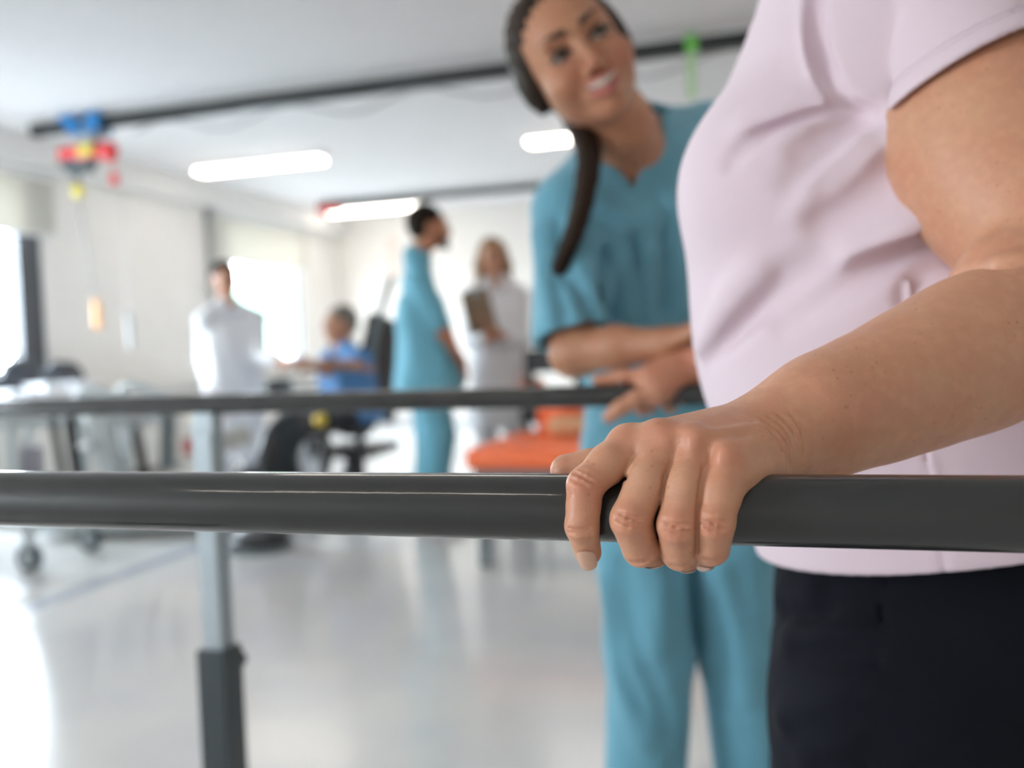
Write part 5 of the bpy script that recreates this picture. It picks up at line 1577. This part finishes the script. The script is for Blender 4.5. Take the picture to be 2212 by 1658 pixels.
bm = B(); box(bm, (hx(157), ty-0.012, zs_), (hx(167), ty+0.012, zd-0.05), 0.002); obj('strap', bm, mat('strap_grey', (0.16, 0.17, 0.19), 0.7), h)
s = SD().ell((hx(163), ty, zs_), (0.045, 0.04, 0.055)); sdf_obj('hook_block', s, 0.006, M_yel, h, it=1)
zl = zat(190, 650)
bm = B(); tube(bm, [(hx(163), ty, zs_-0.04), (hx(185), ty, zl)], 0.007, 8); obj('lift_cord', bm, mat('cord_grey', (0.45, 0.45, 0.45), 0.6), h, smooth=True)
s = SD().cone((hx(189), ty, zat(190, 655)), (hx(190), ty, zat(190, 705)), 0.026, 0.026, 0.01); sdf_obj('pull_handle', s, 0.005, mat('pale_orange_grip', (0.85, 0.42, 0.14), 0.5), h, it=1)
bm = B(); tube(bm, [(hx(238), ty+0.02, zd), (hx(240), ty+0.02, zat(240, 376))], 0.003, 8); obj('pendant_cord', bm, M_red, h, smooth=True)
bm = B(); box(bm, (hx(232), ty, zat(238, 398)), (hx(246), ty+0.03, zat(238, 374)), 0.006); obj('pendant_control', bm, M_red, h)
bm = B(); tube(bm, [(hx(246), ty+0.05, zd), (hx(246), ty+0.05, zat(246, 690))], 0.004, 8); obj('power_cord', bm, mat('cord_white', (0.72, 0.72, 0.72), 0.6), h, smooth=True)
s = SD().cone((hx(246), ty+0.05, zat(246, 684)), (hx(248), ty+0.05, zat(248, 750)), 0.024, 0.02, 0.01); sdf_obj('hand_control', s, 0.005, mat('grey_control', (0.50, 0.52, 0.52), 0.5), h, it=1)
# red trolley on the far track
ty2 = T2[1]
q = on_y(712, 443, ty2)
t = thing('hoist_trolley', 'small red trolley parked at the end of the thin far track', 'trolley', (q[0], ty2, q[2]))
bm = B(); box(bm, (q[0]-0.13, ty2-0.06, RZ-0.15), (q[0]+0.13, ty2+0.06, RZ-0.085), 0.012); obj('housing', bm, M_red, t)
bm = B(); tube(bm, [(q[0]-0.05, ty2, RZ-0.15), (q[0]-0.05, ty2, RZ-0.19)], 0.02, 12); obj('hook', bm, M_steel, t, smooth=True)

# ------------------------------------------------------------------ left side: wheeled lifting frame, treadmill rails, boxes on a shelf
# wheeled frame
c1, c2 = on_z(66, 1232, 0.0), on_z(196, 1190, 0.0)
ax_ = nrm(c2-c1); L_ = 0.85; per = np.array([-ax_[1], ax_[0], 0.0])
t = thing('wheeled_lifting_frame', 'pale grey tubular lifting frame on castors standing at the left', 'lifting frame', (c1+c2)/2)
M_caster = mat('castor_rubber', (0.05, 0.07, 0.08), 0.5)
corners = [c1, c2, c1+per*0.75+ax_*0.1, c2+per*0.75-ax_*0.05]
for i, c in enumerate(corners):
    bm = B(); tube(bm, [c+ax_*0.018+np.array([0, 0, 0.06]), c-ax_*0.018+np.array([0, 0, 0.06])], 0.060, 24); w = obj('castor', bm, M_caster, t)
    bm = B(); tube(bm, [c+ax_*0.020+np.array([0, 0, 0.06]), c-ax_*0.020+np.array([0, 0, 0.06])], 0.028, 16); obj('hub', bm, M_pale, w)
    bm = B(); tube(bm, [c+np.array([0, 0, 0.10]), c+np.array([0, 0, 0.20])], 0.026, 12); obj('fork', bm, M_pale, w, smooth=True)
bz_ = 0.21
for a, b in ((0, 2), (1, 3), (2, 3)):
    bm = B(); tube(bm, [corners[a]+np.array([0, 0, bz_]), corners[b]+np.array([0, 0, bz_])], 0.026, 14); obj('base_tube', bm, M_pale, t, smooth=True)
for px, Zd, lean, m, r in ((20, 4.4, 12, M_pale, 0.022), (60, 4.5, -4, M_steel, 0.016), (112, 4.35, 30, M_black, 0.018), (148, 4.4, 26, M_black, 0.028), (205, 4.5, 46, M_pale, 0.055), (236, 4.6, 40, M_steel, 0.014), (285, 4.7, 34, M_black, 0.026)):
    a = W(px, 900, Zd); b = W(px+lean, 1060, Zd+0.05)
    bm = B(); tube(bm, [a+np.array([0, 0, 0.02]), b], r, 14); obj('upright', bm, m, t, smooth=True)
a, b = W(0, 912, 4.4), W(330, 908, 4.7)
bm = B(); tube(bm, [a-ax_*0.3, a, b], 0.024, 14); obj('crossbar', bm, M_pale, t, smooth=True)
a, b = W(0, 1055, 4.45), W(345, 1050, 4.78)
bm = B(); tube(bm, [a-ax_*0.3, a, b], 0.024, 14); obj('crossbar', bm, M_pale, t, smooth=True)
q = W(186, 962, 4.42); s = SD().ell(q, (0.045, 0.045, 0.035)); sdf_obj('chrome_joint', s, 0.006, M_chrome, t, it=1)
for px in (55, 80):
    a = W(px, 965, 4.5); b = W(px+2, 1040, 4.5)
    bm = B(); tube(bm, [a, b], 0.02, 12); obj('hanging_grip', bm, mat('grip_violet_grey', (0.14, 0.13, 0.19), 0.6), t, smooth=True)

# treadmill with a pale deck and handrails
g = on_z(395, 1110, 0.0)
t = thing('treadmill', 'pale grey treadmill behind the square post with a yellow stop button', 'treadmill', (W(420, 1000, 5.2)[0], W(420, 1000, 5.2)[1], 0))
dk = W(290, 1060, 5.25); dk[2] = 0
dd_ = nrm(np.array([0.95, 0.30, 0])); dp_ = np.array([-dd_[1], dd_[0], 0])
bm = B(); obox(bm, dk+np.array([0, 0, 0.11]), (dd_, dp_, np.array([0, 0, 1.0])), (0.45, 0.28, 0.07), 0.02); obj('deck', bm, M_pale, t)
bm = B(); obox(bm, dk+np.array([0, 0, 0.183]), (dd_, dp_, np.array([0, 0, 1.0])), (0.40, 0.20, 0.004), 0.001); obj('belt', bm, M_black, t)
for sg in (-1, 1):
    o = dp_*0.27*sg
    p0 = dk-dd_*0.15+o; 
    bm = B(); tube(bm, spline([p0+np.array([0, 0, 0.17]), p0+np.array([0, 0, 0.50]), p0-dd_*0.02+np.array([0, 0, 0.74]), p0+dd_*0.10+np.array([0, 0, 0.80]), p0+dd_*0.50+np.array([0, 0, 0.60])], 5), 0.026, 14); obj('handrail', bm, M_pale, t, smooth=True)
q0, q1 = W(440, 968, 4.90), W(540, 935, 5.0)
bm = B(); slab(bm, q0, q1, (0, 0, 1), 0.10, 0.05, 0.012); obj('side_arm', bm, mat('beige_grey_plastic', (0.42, 0.42, 0.38), 0.5), t)
bm = B(); obox(bm, W(363, 950, 4.85), (cR, cU, cB), (0.036, 0.15, 0.03), 0.012); obj('mast_cover', bm, M_greyp, t)
q = W(432, 905, 4.9); bm = B(); tube(bm, [q-np.array([0, 0, 0.03]), q+np.array([0, 0, 0.02])], [0.035, 0.055], 20); obj('stop_button', bm, M_yel if False else mat('amber_yellow', (0.75, 0.52, 0.01), 0.35), t, smooth=True)
q = W(408, 963, 4.9); bm = B(); obox(bm, q, (cR, cU, cB), (0.03, 0.045, 0.02), 0.006); obj('red_tag', bm, mat('faded_red', (0.50, 0.16, 0.15), 0.5), t)
# orange bottle on the treadmill deck front
q = W(468, 1000, 4.62)
s = SD().cone((q[0], q[1], q[2]-0.05), (q[0], q[1], q[2]+0.02), 0.034, 0.034, 0.01)
s.cone((q[0], q[1], q[2]+0.03), (q[0], q[1], q[2]+0.065), 0.022, 0.014, 0.02)
bt = thing('water_bottle', 'bright orange-red bottle beside the treadmill arm', 'bottle', (q[0], q[1], q[2]-0.08))
bt_b = sdf_obj('bottle_body', s, 0.004, mat('bottle_orange', (0.80, 0.09, 0.03), 0.3), bt, it=1)
bm = B(); tube(bm, [(q[0], q[1], q[2]+0.066), (q[0], q[1], q[2]+0.085)], 0.017, 16); obj('cap', bm, M_white, bt)
tb2 = thing('pedestal_shelf', 'small grey pedestal shelf carrying the orange-red bottle', 'shelf', (q[0], q[1], 0))
bm = B(); box(bm, (q[0]-0.10, q[1]-0.08, q[2]-0.105), (q[0]+0.10, q[1]+0.08, q[2]-0.085), 0.004); obj('shelf_board', bm, M_pale, tb2)
bm = B(); tube(bm, [(q[0], q[1], 0.02), (q[0], q[1], q[2]-0.105)], 0.02, 12); obj('pole', bm, M_steel, tb2, smooth=True)
bm = B(); tube(bm, [(q[0], q[1], 0.0), (q[0], q[1], 0.02)], 0.06, 28); obj('base', bm, M_greyp, tb2)

# long low cupboard under the windows with boxes and a black bag
cy0, cy1 = 4.55, 7.05
cz = 0.70
cb_ = thing('low_cupboard', 'long pale low cupboard under the near window at the left edge', 'cupboard', (RX0+0.27, (cy0+cy1)/2, 0))
bm = B(); box(bm, (RX0+0.015, cy0, 0.06), (RX0+0.50, cy1, cz-0.025), 0.003); obj('body', bm, mat('cupboard_laminate', (0.62, 0.60, 0.56), 0.45), cb_)
bm = B(); box(bm, (RX0+0.015, cy0-0.01, cz-0.025), (RX0+0.52, cy1+0.01, cz), 0.004); obj('worktop', bm, M_sill, cb_)
n = 5
for i in range(n):
    a = cy0+(cy1-cy0)*i/n
    bm = B(); box(bm, (RX0+0.50, a+0.006, 0.08), (RX0+0.517, a+(cy1-cy0)/n-0.006, cz-0.035), 0.003); dr = obj('door', bm, mat('cupboard_door', (0.66, 0.64, 0.60), 0.4), cb_)
    bm = B(); box(bm, (RX0+0.517, a+0.04, cz-0.15), (RX0+0.535, a+0.055, cz-0.06), 0.003); obj('handle', bm, M_steel, dr)
M_box = mat('white_box', (0.86, 0.87, 0.90), 0.25)
bx0 = None
for i, (px, w, lab) in enumerate(((12, 0.07, 'leftmost and lowest small white box on the low cupboard'), (52, 0.065, 'small white box second from the left on the low cupboard'), (102, 0.12, 'larger shiny white box on the low cupboard, below the black bag'), (162, 0.12, 'rightmost shiny white box on the low cupboard'))):
    X = RX0+0.36
    p = on_x(px, 850, X)
    t = thing('storage_box', lab, 'box', (X, p[1], cz), 'white boxes on the low cupboard')
    hh = 0.10 if i > 1 else 0.06
    bm = B(); box(bm, (X-0.10, p[1]-w, cz), (X+0.10, p[1]+w*0.9, cz+hh), 0.008); obj('tub', bm, M_box, t)
    bm = B(); box(bm, (X-0.108, p[1]-w-0.006, cz+hh), (X+0.108, p[1]+w*0.9+0.006, cz+hh+0.012), 0.004); obj('lid', bm, M_box, t)
# black bag on the window sill
p = on_x(72, 800, RX0+0.2)
BX, BZ0 = RX0+0.178, cz
bg = thing('black_bag', 'slumped black bag on the low cupboard against the near left window', 'bag', (BX, p[1], BZ0))
s = SD().ell((BX, p[1]-0.10, BZ0+0.10), (0.068, 0.30, 0.11), None, 0.03)
s.ell((BX, p[1]-0.13, BZ0+0.22), (0.06, 0.13, 0.08), None, 0.05)
s.ell((BX, p[1]+0.32, BZ0+0.13), (0.068, 0.20, 0.14), None, 0.04)
s.fn(lambda P, d: d+0.006*np.sin(P[:, 1]*38+P[:, 2]*30)); s.plane((0, 0, -1), (0, 0, BZ0), 0.004)
sdf_obj('bag_body', s, 0.008, mat('bag_nylon', (0.03, 0.033, 0.042), 0.55), bg, it=1)
bm = B(); tube(bm, spline([(BX, p[1]-0.25, BZ0+0.22), (BX+0.02, p[1]-0.15, BZ0+0.33), (BX+0.02, p[1]-0.02, BZ0+0.33), (BX, p[1]+0.08, BZ0+0.22)], 5), 0.010, 8); obj('strap', bm, M_black, bg, smooth=True)

# grey rail along the wall between the windows, and a faint notice on the far wall
a, b = on_x(190, 858, RX0+0.25), on_x(430, 838, RX0+0.25)
t = thing('wall_rail', 'grey handrail on brackets along the window wall behind the white-coated man', 'rail', (RX0+0.1, (a[1]+b[1])/2, a[2]))
zr = (a[2]+b[2])/2
bm = B(); tube(bm, [(RX0+0.10, 7.15, zr), (RX0+0.10, 10.2, zr)], 0.022, 14); obj('tube', bm, M_greyp, t, smooth=True)
for yy in (7.3, 8.6, 10.0):
    bm = B(); tube(bm, [(RX0, yy, zr-0.03), (RX0+0.10, yy, zr)], 0.010, 8); obj('bracket', bm, M_greyp, t, smooth=True)
p, p2 = on_y(848, 512, RY1), on_y(848, 600, RY1)
bm = B(); box(bm, (p[0]-0.09, RY1-0.02, p2[2]), (p[0]+0.09, RY1, p[2]), 0.003)
tag(obj('wall_panel', bm, mat('pale_pink_panel', (0.76, 0.66, 0.60), 0.6)), 'narrow pale pinkish panel mounted on the far wall left of the bearded man', 'panel')
